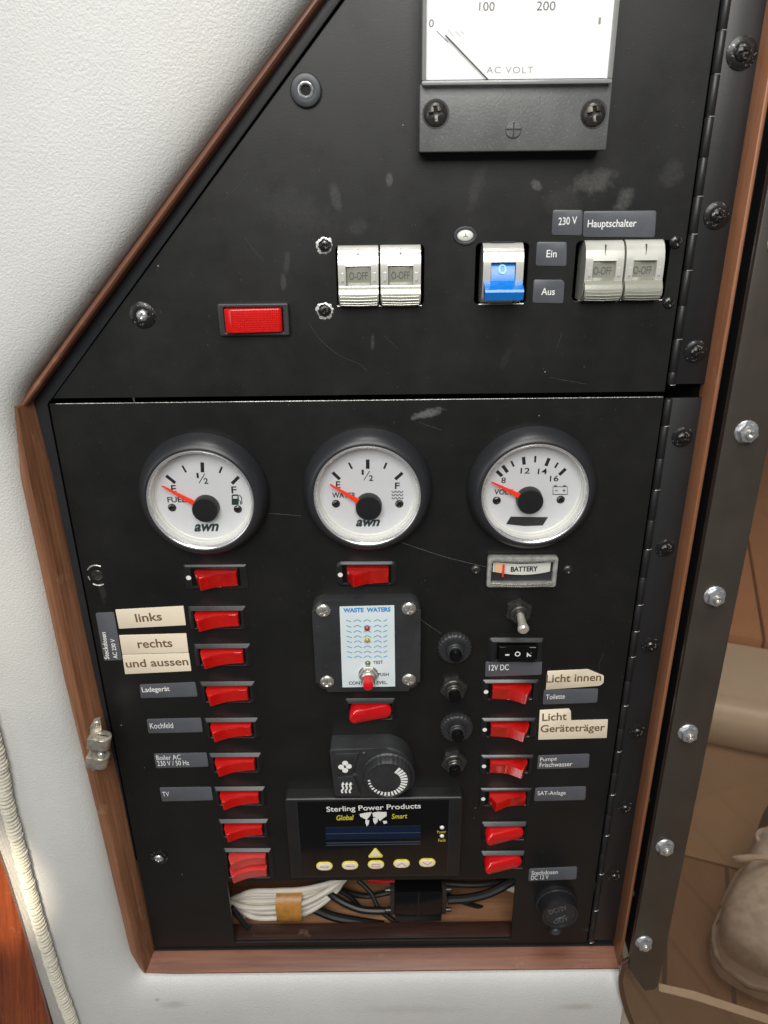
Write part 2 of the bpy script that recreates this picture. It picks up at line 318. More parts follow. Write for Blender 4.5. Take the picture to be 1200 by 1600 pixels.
def lathe(prof, n=32, ramp=None, cap=True):
    v = []; f = []
    for j, (r, z) in enumerate(prof):
        for i in range(n):
            a = 2*math.pi*i/n; q = r*(1+(ramp(j, i) if ramp else 0)); v.append((q*math.cos(a), q*math.sin(a), z))
    for j in range(len(prof)-1):
        for i in range(n):
            i2 = (i+1) % n; f.append((j*n+i, j*n+i2, (j+1)*n+i2, (j+1)*n+i))
    m = len(prof)
    if cap and prof[-1][0] > 1e-6: f.append(tuple((m-1)*n+i for i in range(n)))
    if cap and prof[0][0] > 1e-6: f.append(tuple(i for i in range(n))[::-1])
    return v, f
def side(prof, x0, x1):
    """side view profile (y,z) swept along x"""
    vf = prism([(p[0], p[1]) for p in prof], x0, x1)
    return [Vector((v[2], v[0], v[1])) for v in vf[0]], vf[1]
def frontp(prof, y0, y1, bev=0):
    """profile (x,z) swept along y"""
    vf = prism([(p[0], p[1]) for p in prof], y0, y1, bev, 2, True) if bev else prism([(p[0], p[1]) for p in prof], y0, y1)
    return [Vector((v[0], -v[2]+(y0+y1), v[1])) for v in vf[0]], vf[1]
def tube(pts, r, n=8, cap=True, rf=None, flat=1.0):
    v = []; f = []; pts = [Vector(p) for p in pts]; up = None
    for i, p in enumerate(pts):
        t = (pts[min(i+1, len(pts)-1)]-pts[max(i-1, 0)]).normalized()
        if up is None: up = Vector((0, 0, 1)) if abs(t.z) < 0.9 else Vector((0, 1, 0))
        a = t.cross(up).normalized(); b = a.cross(t).normalized(); up = b
        q = r*(rf(i) if rf else 1)
        for k in range(n):
            an = 2*math.pi*k/n; v.append(p+a*(q*math.cos(an))+b*(q*math.sin(an)*flat))
    for i in range(len(pts)-1):
        for k in range(n): f.append((i*n+k, i*n+(k+1) % n, (i+1)*n+(k+1) % n, (i+1)*n+k))
    if cap: f.append(tuple(range(n))[::-1]); f.append(tuple((len(pts)-1)*n+k for k in range(n)))
    return v, f
def spline(pts, m=8):
    pts = [Vector(p) for p in pts]; q = [pts[0]*2-pts[1]]+pts+[pts[-1]*2-pts[-2]]; out = []
    for i in range(1, len(q)-2):
        for k in range(m):
            t = k/m; a, b, c, d = q[i-1:i+3]
            out.append(0.5*((2*b)+(c-a)*t+(2*a-5*b+4*c-d)*t*t+(3*b-a-3*c+d)*t**3))
    out.append(pts[-1]); return out
def mesh(name, g, m, ang=35):
    if isinstance(g, tuple): g = G().add(g)
    me = bpy.data.meshes.new(name); me.from_pydata([tuple(c*MM for c in v) for v in g.v], [], g.f); me.validate()
    bm = bmesh.new(); bm.from_mesh(me); bmesh.ops.recalc_face_normals(bm, faces=bm.faces); bm.to_mesh(me); bm.free()
    me.polygons.foreach_set('use_smooth', [True]*len(me.polygons)); me.set_sharp_from_angle(angle=math.radians(ang))
    me.materials.append(MT[m] if isinstance(m, str) else m); return me
CACHE = {}
def part(parent, name, g, m, key=None, loc=None, rotz=0, label=None, ang=35, kind=None):
    if key and key in CACHE: me = CACHE[key]
    else:
        me = mesh(name, g() if callable(g) else g, m, ang)
        if key: CACHE[key] = me
    o = bpy.data.objects.new(name, me); COL.objects.link(o)
    if parent is not None: o.parent = parent.o if isinstance(parent, T) else parent
    if loc: o.location = Vector(loc)*MM
    if rotz: o.rotation_euler = (0, 0, math.radians(rotz))
    if label: o['label'] = label
    if kind: o['kind'] = kind
    return o
class T:
    """a thing: an Empty on the panel plane (h mm in front), local x right, y up, z out of the panel"""
    def __init__(s, name, label, cat, px=None, py=None, h=0, a=0, group=None, xz=None, me=None, kind=None):
        s.h = h; s.c = at(px, py, h) if xz is None else xz; s.a = math.radians(a)
        s.o = bpy.data.objects.new(name, me); COL.objects.link(s.o)
        s.o.location = Vector((s.c[0], -h, s.c[1]))*MM; s.o.rotation_euler = (math.pi/2, -s.a, 0)
        if label: s.o['label'] = label
        if cat: s.o['category'] = cat
        if group: s.o['group'] = group
        if kind: s.o['kind'] = kind
    def l(s, px, py, z=0):
        x, y = at(px, py, s.h+z); x -= s.c[0]; y -= s.c[1]; ca, sa = math.cos(-s.a), math.sin(-s.a)
        return (x*ca-y*sa, x*sa+y*ca)
    def L(s, px, py, z=0): q = s.l(px, py, z); return (q[0], q[1], z)
TXT = {}
def glyphs(s, shear=0, bold=0, sp=1.0):
    k = (s, shear, bold, sp)
    if k in TXT: return TXT[k]
    cu = bpy.data.curves.new('t', 'FONT'); cu.body = s; cu.size = 1; cu.shear = shear; cu.offset = bold; cu.resolution_u = 4; cu.space_character = sp
    o = bpy.data.objects.new('t', cu); COL.objects.link(o)
    me = bpy.data.meshes.new_from_object(o.evaluated_get(bpy.context.evaluated_depsgraph_get()))
    v = [x.co.copy() for x in me.vertices]; f = [tuple(p.vertices) for p in me.polygons]
    bpy.data.objects.remove(o); bpy.data.curves.remove(cu); bpy.data.meshes.remove(me)
    x0 = min(p.x for p in v); x1 = max(p.x for p in v); y0 = min(p.y for p in v); y1 = max(p.y for p in v)
    TXT[k] = ([(p.x-x0, p.y-y0, 0) for p in v], f, x1-x0, y1-y0); return TXT[k]
def text(t, s, p0, p1, hpx, z, m, bold=0, shear=0, name='lettering', parent=None, sp=1.0, up=None):
    """lettering whose lower left / lower right corners are p0 / p1 and whose height is hpx in the photograph"""
    v, f, W, H = glyphs(s, shear, bold, sp)
    a = Vector(t.l(*p0, z)); b = Vector(t.l(*p1, z)); d = b-a
    c = Vector(t.l(*up, z)) if up else Vector(t.l(p0[0], p0[1]-hpx, z))
    n = Vector((-d.y, d.x)).normalized(); hh = abs((c-a).dot(n)); d = d/W; n = n*hh/H
    return part(parent or t, name, ([(a.x+d.x*p[0]+n.x*p[1], a.y+d.y*p[0]+n.y*p[1], z) for p in v], f), m)

# ------------------------------------------------------------------ screws
def head(R, H, cr, cw, dep, nr=18, na=72):
    v = [(0, 0, H-dep)]; f = []
    for j in range(1, nr+1):
        r = R*j/nr
        for i in range(na):
            a = 2*math.pi*i/na; x, y = r*math.cos(a), r*math.sin(a); z = H*math.sqrt(max(0, 1-(r/R)**2*0.97))
            if r < cr and (abs(x) < cw or abs(y) < cw or r < cw*1.5): z = min(z, H-dep*(1-0.45*(r/cr)**2))
            v.append((x, y, z))
    for i in range(na): f.append((0, 1+i, 1+(i+1) % na))
    for j in range(nr-1):
        for i in range(na): f.append((1+j*na+i, 1+(j+1)*na+i, 1+(j+1)*na+(i+1) % na, 1+j*na+(i+1) % na))
    k = len(v)
    for i in range(na): v.append((R*math.cos(2*math.pi*i/na), R*math.sin(2*math.pi*i/na), -0.2))
    for i in range(na): f.append((1+(nr-1)*na+i, k+i, k+(i+1) % na, 1+(nr-1)*na+(i+1) % na))
    return v, f
def screw(parent, x, y, z, R, m='black_screw', washer=None, wm='black_screw', H=None, chips=None, ang=None, flatten=False):
    H = H or R*0.55; ang = random.uniform(0, 90) if ang is None else ang
    zz = z
    if washer: zz = z+washer*0.16
    s = part(parent, 'screw', lambda: head(R, H, R*0.56, R*0.15, min(H*0.62, R*0.5)), m, key=('scr', round(R, 2), m, round(H, 2)), loc=(x, y, zz), rotz=ang)
    if washer: part(s, 'washer', lambda: lathe([(R*0.85, 0.3), (R*1.05, 0.45), (washer*0.8, 0.1), (washer, -washer*0.05), (washer, -washer*0.16)], 36), wm, key=('wsh', round(washer, 2), round(R, 2), wm), loc=(0, 0, 0), ang=50)
    if chips:
        g = G(); n = 40; ro = [chips*(1+random.uniform(-0.12, 0.16)) for _ in range(n)]; ri = [chips*random.uniform(0.70, 0.86) for _ in range(n)]
        v = []; f = []
        for i in range(n):
            a = 2*math.pi*i/n; v += [(ro[i]*math.cos(a), ro[i]*math.sin(a), 0.05), (ri[i]*math.cos(a), ri[i]*math.sin(a), 0.22)]
        for i in range(n): f.append((2*i, 2*i+1, 2*((i+1) % n)+1, 2*((i+1) % n)))
        part(s, 'chipped_paint', (v, f), 'chip', loc=(0, 0, -zz+z+0.02))
    return s

# ================================================================== SETTING AND STRUCTURE
def offs(path, d):
    """offset an open polyline to its left side by d, mitred"""
    out = []
    for i, p in enumerate(path):
        p = Vector(p); n = []
        if i > 0: e = (p-Vector(path[i-1])).normalized(); n.append(Vector((-e.y, e.x)))
        if i < len(path)-1: e = (Vector(path[i+1])-p).normalized(); n.append(Vector((-e.y, e.x)))
        if len(n) == 2:
            b = (n[0]+n[1]).normalized(); b = b/max(0.3, b.dot(n[0]))
        else: b = n[0]
        out.append(p-b*d)
    return out
def xz(px, py, h=0): return Vector(at(px, py, h))
O0 = T('wooden_frame', 'mahogany trim frame with mitred corners around the black switch panel', 'frame', xz=(0, 0), h=0)
top_dir = (xz(510, 0, 1)-xz(52, 627, 1)).normalized()
F = [xz(52, 627, 1)+top_dir*260, xz(52, 627, 1), xz(140, 1030, 1), Vector((-153.8, -310.6)), Vector((147.5, -310.4)), Vector((147.0, -80)), Vector((147.0, 235))]
F = [F[0], F[1], Vector((-157.6, 25)), Vector((-156.4, -90)), Vector((-154.2, -180)), Vector((-153.3, -296)), Vector((-153.0, -311)), Vector((-137, -311.1)), Vector((146.4, -311.2)), Vector((146.4, 235))]
def rail(i0, i1, wd, m, name, hfront=14.0, h0=-3, wd1=None, parent=O0, label=None):
    idx = list(range(i0, i1+1)); g = G(); v = []; f = []; n = 8
    for k, i in enumerate(idx):
        w1 = wd[k] if isinstance(wd, tuple) else wd
        if isinstance(wd, tuple):     # bevelled face: inner side, a ridge, then a slope to the lining
            sec = [(0, h0), (0, 1.2), (0.5, 2.4), (w1*0.42, hfront-1.0), (w1*0.5, hfront-0.2), (w1*0.62, hfront), (w1, hfront-1.5), (w1, h0)]
        else: sec = [(0, h0), (0, hfront-1.6), (0.5, hfront-0.6), (1.2, hfront), (w1-1.5, hfront), (w1-0.4, hfront-0.6), (w1, hfront-2), (w1, h0)]
        for s in sec: q = offs(F, s[0])[i]; v.append((q.x, q.y, s[1]))
    for a in range(len(idx)-1):
        for j in range(n): f.append((a*n+j, a*n+(j+1) % n, (a+1)*n+(j+1) % n, (a+1)*n+j))
    f.append(tuple(range(n))); f.append(tuple((len(idx)-1)*n+j for j in range(n)))
    g.add((v, f)); return part(parent, name, g, m, label=label)
# the path runs down the left side, so "left" of travel is inside: offs() subtracts -> outward
rail(0, 1, 3.2, 'wood_d', 'diagonal_rail', hfront=9); rail(1, 6, (3.4, 9.4, 10.6, 10.8, 9.6, 4.8), 'wood_v', 'left_rail'); rail(6, 8, (4.4, 6.0, 6.0), 'wood_h', 'bottom_rail')
g = G().add(box(146.4, 148.2, -316, 240, -4, 12.5, 0.5)); part(O0, 'right_rail', g, 'wood_r', label='right rail with a rough sawn inner edge')

# white moulded liner, wrapping the outside of the frame
def roundc(path, radii, n=8):
    out = [path[0]]
    for i in range(1, len(path)-1):
        p = path[i]; a = (path[i-1]-p); b = (path[i+1]-p); r = min(radii[i], a.length*0.45, b.length*0.45)
        p0 = p+a.normalized()*r; p1 = p+b.normalized()*r
        for k in range(n+1):
            t = k/n; out.append(p0*(1-t)**2+p*2*t*(1-t)+p1*t*t)
    out.append(path[-1]); return out
OUT = [offs(F, 3.2)[0]]
o85 = offs(F, 8.0); o4 = offs(F, 3.6); o6 = offs(F, 6.2)
dd = top_dir; 
o3 = offs(F, 2.2); o9 = offs(F, 8.6); o7 = offs(F, 6.6); o5 = offs(F, 5.0)
OUT = [o3[0]+dd*60, o3[1]+Vector((-2.4, 1.5)), offs(F, 8.8)[2], offs(F, 10.0)[3], offs(F, 10.1)[4], offs(F, 8.8)[5], offs(F, 4.2)[6]+Vector((-0.4, -0.4)), offs(F, 5.4)[7], Vector((150, offs(F, 5.4)[8].y))]
OUT = roundc(OUT, [0, 26, 30, 40, 40, 14, 7, 14, 0], 10)
res = []                                # resample the outline
for i in range(len(OUT)-1):
    L = (OUT[i+1]-OUT[i]).length; n = max(1, int(L/6))
    for k in range(n): res.append(OUT[i].lerp(OUT[i+1], k/n))
res.append(OUT[-1]); OUT = res
lv = [(-1.5, 3), (-0.6, 8.0), (0, 10.5), (1.2, 13.0), (3, 15.2), (6, 17.2), (10, 18.8), (16, 20.2), (26, 21.4), (44, 22.4), (75, 23.2), (120, 24), (190, 25), (300, 27)]
v = []; f = []; n = len(OUT)
for d, h in lv:
    for q in offs(OUT, d): v.append((q.x, q.y, h))
for j in range(len(lv)-1):
    for i in range(n-1): f.append((j*n+i, j*n+i+1, (j+1)*n+i+1, (j+1)*n+i))
T('wall', 'white grained moulded cabin lining around the panel recess', None, xz=(0, 0), me=mesh('wall', (v, f), 'liner', 60), kind='structure')
# small return of the lining to the right of the frame foot
rp = [xz(972, 1462, 2), xz(1025, 1470, 2), xz(1026, 1548, 2), xz(1090, 1562, 2), xz(1220, 1604, 2), xz(1500, 1700, 2), xz(1300, 2100, 2), xz(960, 2100, 2)]
T('wall_return', 'cream lining return below the black rail', None, xz=(0, 0), me=mesh('wall_return', prism([(p.x, p.y) for p in rp], -4, 3.0, 1.5, 3), 'gelcoat'), kind='structure')

# black fixed frame behind the doors
def inset(poly, d):
    ar = sum(poly[i][0]*poly[(i+1) % len(poly)][1]-poly[(i+1) % len(poly)][0]*poly[i][1] for i in range(len(poly)))
    if ar < 0: poly = poly[::-1]
    q = [Vector((p[0], p[1])) for p in poly]; out = []; n = len(q)
    q = [q[i] for i in range(n) if (q[i]-q[i-1]).length > 1e-4]; n = len(q)
    for i in range(n):
        e0 = (q[i]-q[i-1]).normalized(); e1 = (q[(i+1) % n]-q[i]).normalized(); a = Vector((-e0.y, e0.x)); b = Vector((-e1.y, e1.x)); m = (a+b).normalized(); out.append(q[i]+m*(d/max(0.3, m.dot(a))))
    return out
def flat_holes(outer, holes, z0, z1, bev=0.25):
    outer = inset(outer, bev); holes = [inset(h_, -bev) for h_ in holes]
    cu = bpy.data.curves.new('c', 'CURVE'); cu.dimensions = '2D'; cu.fill_mode = 'BOTH'
    cu.extrude = max(0.0001, (z1-z0)/2-bev)*1.0; cu.bevel_depth = bev; cu.bevel_resolution = 1
    for poly in [outer]+holes:
        sp_ = cu.splines.new('POLY'); sp_.points.add(len(poly)-1); sp_.use_cyclic_u = True
        for i, p in enumerate(poly): sp_.points[i].co = (p[0], p[1], 0, 1)
    o = bpy.data.objects.new('c', cu); COL.objects.link(o)
    me = bpy.data.meshes.new_from_object(o.evaluated_get(bpy.context.evaluated_depsgraph_get()))
    vf = ([(x.co.x, x.co.y, x.co.z+(z0+z1)/2) for x in me.vertices], [tuple(p.vertices) for p in me.polygons])
    bpy.data.objects.remove(o); bpy.data.curves.remove(cu); bpy.data.meshes.remove(me); return vf
di = (xz(537, 0)-xz(80, 624)).normalized()
UL = xz(82, 623)
UD = [UL+di*250, (-152.6, 58.6), (129.0, 58.6), (129.0, 240)]
UD = [tuple(UL+di*250), (UL.x, 58.6), (129.0, 58.6), (129.0, (UL+di*250).y)]
LD = [(-153.0, 56.2), (129.0, 56.2), (129.0, -309.6), (-153.0, -309.6)]
bf_in = [tuple(UL+di*250+Vector((-0.8, 0.8))), (UL.x-1.6, 58.2), (-154.0, 56), (-154.0, -311), (147.5, -311), (147.5, 240)]
BFo = [tuple(F[0]+Vector((-1.5, 0))), (F[1].x-1.5, F[1].y), (F[3].x-1.5, F[3].y), (F[6].x-1.5, F[6].y-1.5), (150, F[6].y-3), (150, F[9].y), (147.5, F[9].y), (147.5, -310.2), (-153.8, -310.2),
       (-153.8, 56.4), (UL.x-0.9, 57.8), tuple(UL+di*250+Vector((-1.0, 0.6)))]
T('backing_frame', 'flat black painted frame strip behind the wooden trim along the left and sloping edges', 'frame', xz=(0, 0), me=mesh('backing_frame', prism([tuple(p) for p in BFo], -6, 0.9, 0.35), 'framepaint'))
# dark interior behind
g = G().add(box(-156, 150, -312, 260, -130, -128)).add(box(-160, -157, -312, 260, -128, -6)).add(box(147.6, 150, -312, 260, -128, -6)).add(box(-160, 150, -322, -317, -130, -4)).add(box(-160, 150, 260, 264, -130, -4))
T('cabinet_interior', 'dark inside of the cabinet behind the panel', None, xz=(0, 0), me=mesh('cabinet_interior', g, 'matt_black'), kind='structure')

# ---------- doors
def rect_local(x0, y0, x1, y1, r=2.0):
    a = at(x0, y0); b = at(x1, y1)
    cx, cy = (a[0]+b[0])/2, (a[1]+b[1])/2; return rr(abs(b[0]-a[0]), abs(b[1]-a[1]), r, 4, cx, cy)
holes = [rect_local(524, 384, 662, 478), rect_local(744, 380, 821, 475), rect_local(901, 377, 1037, 469)]
upper = T('upper_panel_door', 'upper black powder coated panel door with a sloping left edge', 'panel door', xz=(0, 0), h=0)
part(upper, 'panel', flat_holes(UD, holes, -2.0, 0.0), 'panel')
lower = T('lower_panel_door', 'lower black rectangular panel door holding the gauges and red switches', 'panel door', xz=(0, 0), h=0)
zc0 = at(600, 1375)[1]; zc1 = at(600, 1470)[1]; xc0 = at(360, 1420)[0]; xc1 = at(802, 1420)[0]
LDn = [(-153.0, 56.2), (129.0, 56.2), (129.0, -309.6), (-153.0, -309.6)]
part(lower, 'panel', flat_holes(LDn, [rr(xc1-xc0, zc0-zc1, 0.8, 2, (xc0+xc1)/2, (zc0+zc1)/2)], -2.0, 0.0), 'panel')
# worn bright top edge of the lower door
g = G(); x = -150
while x < 128:
    L = random.uniform(8, 40); q = random.random() < 0.9
    if q: g.add(tube([(x, 56.15, -0.12), (min(128.5, x+L), 56.15, -0.12)], random.uniform(0.08, 0.16), 5))
    x += L
part(lower, 'edge_wear_glint', g, 'chip')
for parent, pts in ((upper, [(483, 505), (500, 530), (530, 555), (560, 568), (574, 580)]), (upper, [(382, 370), (398, 392), (412, 408)]),
                    (upper, [(388, 268), (372, 290), (350, 312)]), (upper, [(742, 300), (748, 322)]), (upper, [(870, 545), (878, 520)]), (upper, [(860, 590), (915, 600)]), (upper, [(600, 525), (622, 545)]),
                    (lower, [(420, 802), (470, 806)]), (lower, [(655, 660), (690, 672)]), (lower, [(944, 1020), (936, 1040), (940, 1060)])):
    part(parent, 'scratch', tube([(*at(*p), 0.02) for p in spline([Vector((*q, 0)) for q in pts], 5) for p in [(p.x, p.y)]], 0.045, 4), 'scratch')
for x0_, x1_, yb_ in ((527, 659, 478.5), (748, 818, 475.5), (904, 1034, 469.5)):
    part(upper, 'edge_wear_glint', tube([(*at(x0_+(x1_-x0_)*k/6, yb_-0.5*k/6*2), 0.0) for k in range(7)], 0.3, 5, rf=lambda i: random.uniform(0.7, 1.1)), 'chip')  # highlight on the lower lip of each cutout, added as bright strips
def pscrew(t, px, py, Rpx, **k):
    c = at(px, py, 1); e = at(px+Rpx, py, 1); return screw(t, c[0], c[1], 0.0, e[0]-c[0], **k)
sc0 = pscrew(upper, 222, 493, 9, m='zinc', washer=5.6)
for a0, a1 in ((60, 170), (250, 330), (10, 30)): part(sc0, 'washer_wear', tube([(5.5*math.cos(math.radians(a)), 5.5*math.sin(math.radians(a)), -0.6) for a in range(a0, a1, 8)], 0.16, 5, rf=lambda i: 0.5+random.random()), 'chip')
pscrew(upper, 507, 384, 8, m='black_screw', H=0.7, chips=3.5); pscrew(upper, 507, 486, 8, m='black_screw', H=0.7, chips=3.6)
pscrew(upper, 1057, 379, 10, m='black_screw', H=1.2, ang=40); pscrew(upper, 1046, 474, 9, m='black_screw', H=1.2, ang=30)
pscrew(lower, 248, 1341, 7, m='zinc', washer=5.4, H=1.6)
rs = random.Random(3)
g = G()
for k in range(150):
    px, py = rs.choice(((rs.uniform(300, 420), rs.uniform(940, 1360)), (rs.uniform(690, 850), rs.uniform(850, 1360)), (rs.uniform(470, 670), rs.uniform(660, 940)), (rs.uniform(100, 1000), rs.uniform(640, 1470)), (rs.uniform(230, 1030), rs.uniform(300, 620))))
    if py > 1370 and 350 < px < 810: continue
    x_, z_ = at(px, py); r_ = rs.uniform(0.05, 0.16); g.add(prism([(x_+r_*rs.uniform(.6, 1.3)*math.cos(a), z_+r_*rs.uniform(.6, 1.3)*math.sin(a)) for a in (0, 1.2, 2.5, 3.8, 5.0)], 0.0, 0.05))
part(lower, 'dust_specks', g, mat('pale_dust', (120, 118, 112), 0.8), kind='stuff')
# empty screw hole with chipped paint at the left
c = at(152, 899)
h_ = part(lower, 'screw_hole', lathe([(3.0, 0.05), (2.7, 0.45), (2.1, 0.3), (1.7, -0.8), (0.01, -1.0)], 24), 'dark_steel', loc=(c[0], c[1], 0))
for a0, a1, r in ((60, 150, 5.2), (235, 300, 5.2), (185, 215, 4.6)):
    part(h_, 'chipped_paint', tube([(r*math.cos(math.radians(a)), r*math.sin(math.radians(a))*1.1, 0.05) for a in range(a0, a1, 8)], 0.35, 5, rf=lambda i: 0.6+random.random()), 'chip')
# rubber bushing top left
gr = T('cable_bushing', 'dark grey ringed bushing with an open centre hole near the sloping edge', 'bushing', 478, 141, 1)
part(gr, 'flange', lathe([(6.1, -1.2), (6.2, 0.2), (5.7, 1.0), (4.6, 1.3), (3.3, 1.2), (2.9, 0.8)], 40, cap=False), 'grommet')
part(gr, 'collar', lathe([(3.0, 0.9), (3.1, 1.5), (2.6, 1.7), (2.05, 1.2), (1.9, -0.6)], 32, lambda j, i: random.uniform(-.03, .03), cap=False), 'zinc')
part(gr, 'hole', lathe([(2.6, 0.2), (0.01, 0.0)], 20), 'matt_black')

# ---------- piano hinges
def hinge(label, z_top, z_bot, zjoint0, pitch, screws, xk, chip=False):
    t = T('piano_hinge', label, 'hinge', xz=(0, 0), h=0, group='long piano hinges along the right edge of the doors')
    part(t, 'leaf', box(132.2, 146.9, z_bot, z_top, -1.6, 0.5, 0.25), 'blackframe')
    z = zjoint0
    while z > z_top: z -= pitch
    zs = []
    q = zjoint0
    while q < z_top: q += pitch
    while q > z_bot-pitch: zs.append(q); q -= pitch
    k = 0
    for a, b in zip(zs[:-1], zs[1:]):
        a_, b_ = min(a, z_top), max(b, z_bot)
        if a_-b_ < 2: continue
        part(t, 'knuckle', tube([(131.0, a_-0.12, 0.9), (131.0, a_-0.4, 0.9), (131.0, b_+0.4, 0.9), (131.0, b_+0.12, 0.9)], 1.75, 14, rf=lambda i: 1.0 if i in (1, 2) else 0.9), 'blackframe')
        if k % 2 == 0 or random.random() < 0.5:
            part(t, 'worn_joint', tube([(131.0+2.0*math.cos(u), b_+0.05, 0.9+1.72*math.sin(u)) for u in [math.radians(r_) for r_ in range(25, 130, 15)]], 0.18, 5), 'chip')
        k += 1
    part(t, 'pin', tube([(131.0, z_top, 0.9), (131.0, z_bot, 0.9)], 1.3, 10), 'dark_steel')
    for px, py, r, wsh in screws:
        c_ = at(px, py, 2); screw(t, 139.9 if wsh else c_[0], c_[1], 0.5, r, m='black_screw', washer=wsh, H=1.9)
    return t
z0 = at(1131, 20)[1]; z1 = at(1101, 246)[1]; pu = (at(1101, 246)[1]-at(1058, 529)[1])/5
hinge('upper piano hinge beside the meter, its dark leaf held by three screws', 240, at(1048, 600)[1], at(1101, 246)[1], pu, [(1160, 82, 3.3, 5.9), (1122, 337, 3.0, 5.4), (1091, 550, 2.7, 5.0)], 131)
pl = (at(1036, 664)[1]-at(975, 1099)[1])/10
hinge('lower piano hinge beside the gauges, its dark leaf held by six screws', 55.6, -306, at(1036, 664)[1], pl, [(1069, 684, 2.7, 4.9), (1043, 858, 2.6, 4.7), (1019, 1010, 2.6, 4.7), (996, 1145, 2.5, 4.6), (978, 1264, 2.5, 4.6), (956, 1371, 2.5, 4.6)], 131)

# ---------- spring latch on the left rail
lt = T('spring_latch', 'worn nickel double ball catch screwed to the left wooden rail', 'latch', 160, 1160, 12, a=-13)
part(lt, 'spacer', box(-5.6, 0.5, -3.0, 2.6, 0.9, 3.0, 0.2), 'dark_steel')
part(lt, 'back_plate', prism([(-4.6, 17), (-1.5, 18.5), (-0.4, 12), (-1.0, -17), (-3.2, -19), (-6, -14), (-6.5, 12)], 1.4, 2.6, 0.3), 'nickel')
screw(lt, -3.2, 14.2, 2.5, 2.0, m='nickel')
for yy, k in ((6.2, 0), (-6.6, 1)):
    bo = part(lt, 'catch_body', G().add(lathe([(4.0, 0), (4.5, 0.4), (4.5, 8.6), (4.0, 9.0)], 28), tr(1.4, yy+3.6, 5.4) @ rot(90, 'X') @ Matrix.Diagonal((1, 1, 0.8, 1))).add(box(-5.4, 1.4, yy-3.5, yy+3.5, 0.9, 9.8, 0.3)), 'nickel')
    if k: part(bo, 'ball', lathe([(2.0*math.cos(a), 2.0*math.sin(a)) for a in [math.radians(q) for q in range(0, 91, 15)]], 20), 'steel', loc=(1.4, yy+3.6, 5.4), label='bright round ball').rotation_euler = (-math.pi/2, 0, 0)
    else: part(bo, 'screw_slot', box(-1.4, 4.2, yy+3.55, yy+3.66, 5.0, 5.8), 'ink')

# ================================================================== RIGHT: smoked pane, black rail, stand-in for its reflection
PH = 21.0
rl = T('black_mounting_rail', 'long black metal strip bolted over the edge of the smoked pane', 'rail', xz=(0, 0), h=0)
def lx(px, py, h): return at(px, py, h)[0]
HS = PH+5.5
xl = lx(1073, 1005, HS)
xr = sum(lx(*p, HS) for p in ((1162, 900), (1140, 1005), (1110, 1145), (1068, 1320)))/4
zb0 = at(976.5, 1514, HS)[1]; zb1 = at(1018, 1547, HS)[1]
part(rl, 'strip', prism([(xl, zb0), (xl+ (xr-xl)*0.62, zb1-1), (xr-2, zb1), (xr, zb1+3), (xr, 300), (xl, 300)], PH+3.4, HS, 0.5), 'lead_steel')
xw = 148.6
part(rl, 'flange', prism([(xw, 300), (xw, -292), (xl+9, -316), (xl+9, 300)], 1.5, 4.0, 0.3), 'blackframe')
part(rl, 'web', box(xl+5, xl+8, -300, 300, 4.0, PH-0.2), 'blackframe')
def flange_nut(parent, x, y, z, R, ang):
    n_ = part(parent, 'nut', lambda: G().add(prism(circ(R*0.84, 6), 0.6, R*0.75, 0.35)).add(lathe([(R, 0), (R*1.02, 0.5), (R*0.93, 1.0), (R*0.5, 1.1)], 36, lambda j, i: 0.03*(i % 2))), 'zinc', key=('fn', round(R, 1)), loc=(x, y, z), rotz=ang)
    part(n_, 'bolt_end', lambda: G().add(lathe([(R*0.42, 0), (R*0.42, R*0.95), (R*0.36, R*1.05), (R*0.22, R*1.05), (R*0.2, R*0.6), (0.01, R*0.55)], 20)), 'steel', key=('be', round(R, 1)))
for px, py in ((1168, 676), (1118, 933), (1076, 1147), (1040, 1325), (1007, 1475), (1222, 380)):
    c = at(px, py, HS+1.5); flange_nut(rl, c[0], c[1], HS, 5.0, random.uniform(0, 60))
for px, py in ((1184, 350), (1135, 637), (1091, 881), (1054, 1082), (1022, 1252), (995, 1398)):
    c = at(px, py, 5); screw(rl, c[0]+0.6, c[1], 4.0, 3.4, m='steel', H=1.8)
pc = [xz(975, 1505, PH+2), xz(970, 1535, PH+2), xz(976, 1568, PH+2), xz(990, 1605, PH+2), xz(1020, 1660, PH+2), xz(1400, 1720, PH+2)]
x_in = xl+2
pp = [(x_in, 300), (x_in, pc[0].y+4)]+[(p.x, p.y) for p in pc]+[(pc[-1].x, 300)]
pn = T('smoked_pane', 'brown smoked acrylic washboard right of the black rail', 'window pane', xz=(0, 0), h=0)
part(pn, 'pane', prism(pp, PH+1.4, PH+3.2), 'smoked')
g = G(); ed = [Vector((x_in, 300, PH+1.6)), Vector((x_in, pc[0].y+4, PH+1.6))]+spline([Vector((p.x, p.y, PH+1.6)) for p in pc], 6)
g.add(tube(ed, 1.7, 10)); part(pn, 'edge', g, 'smoked_edge')

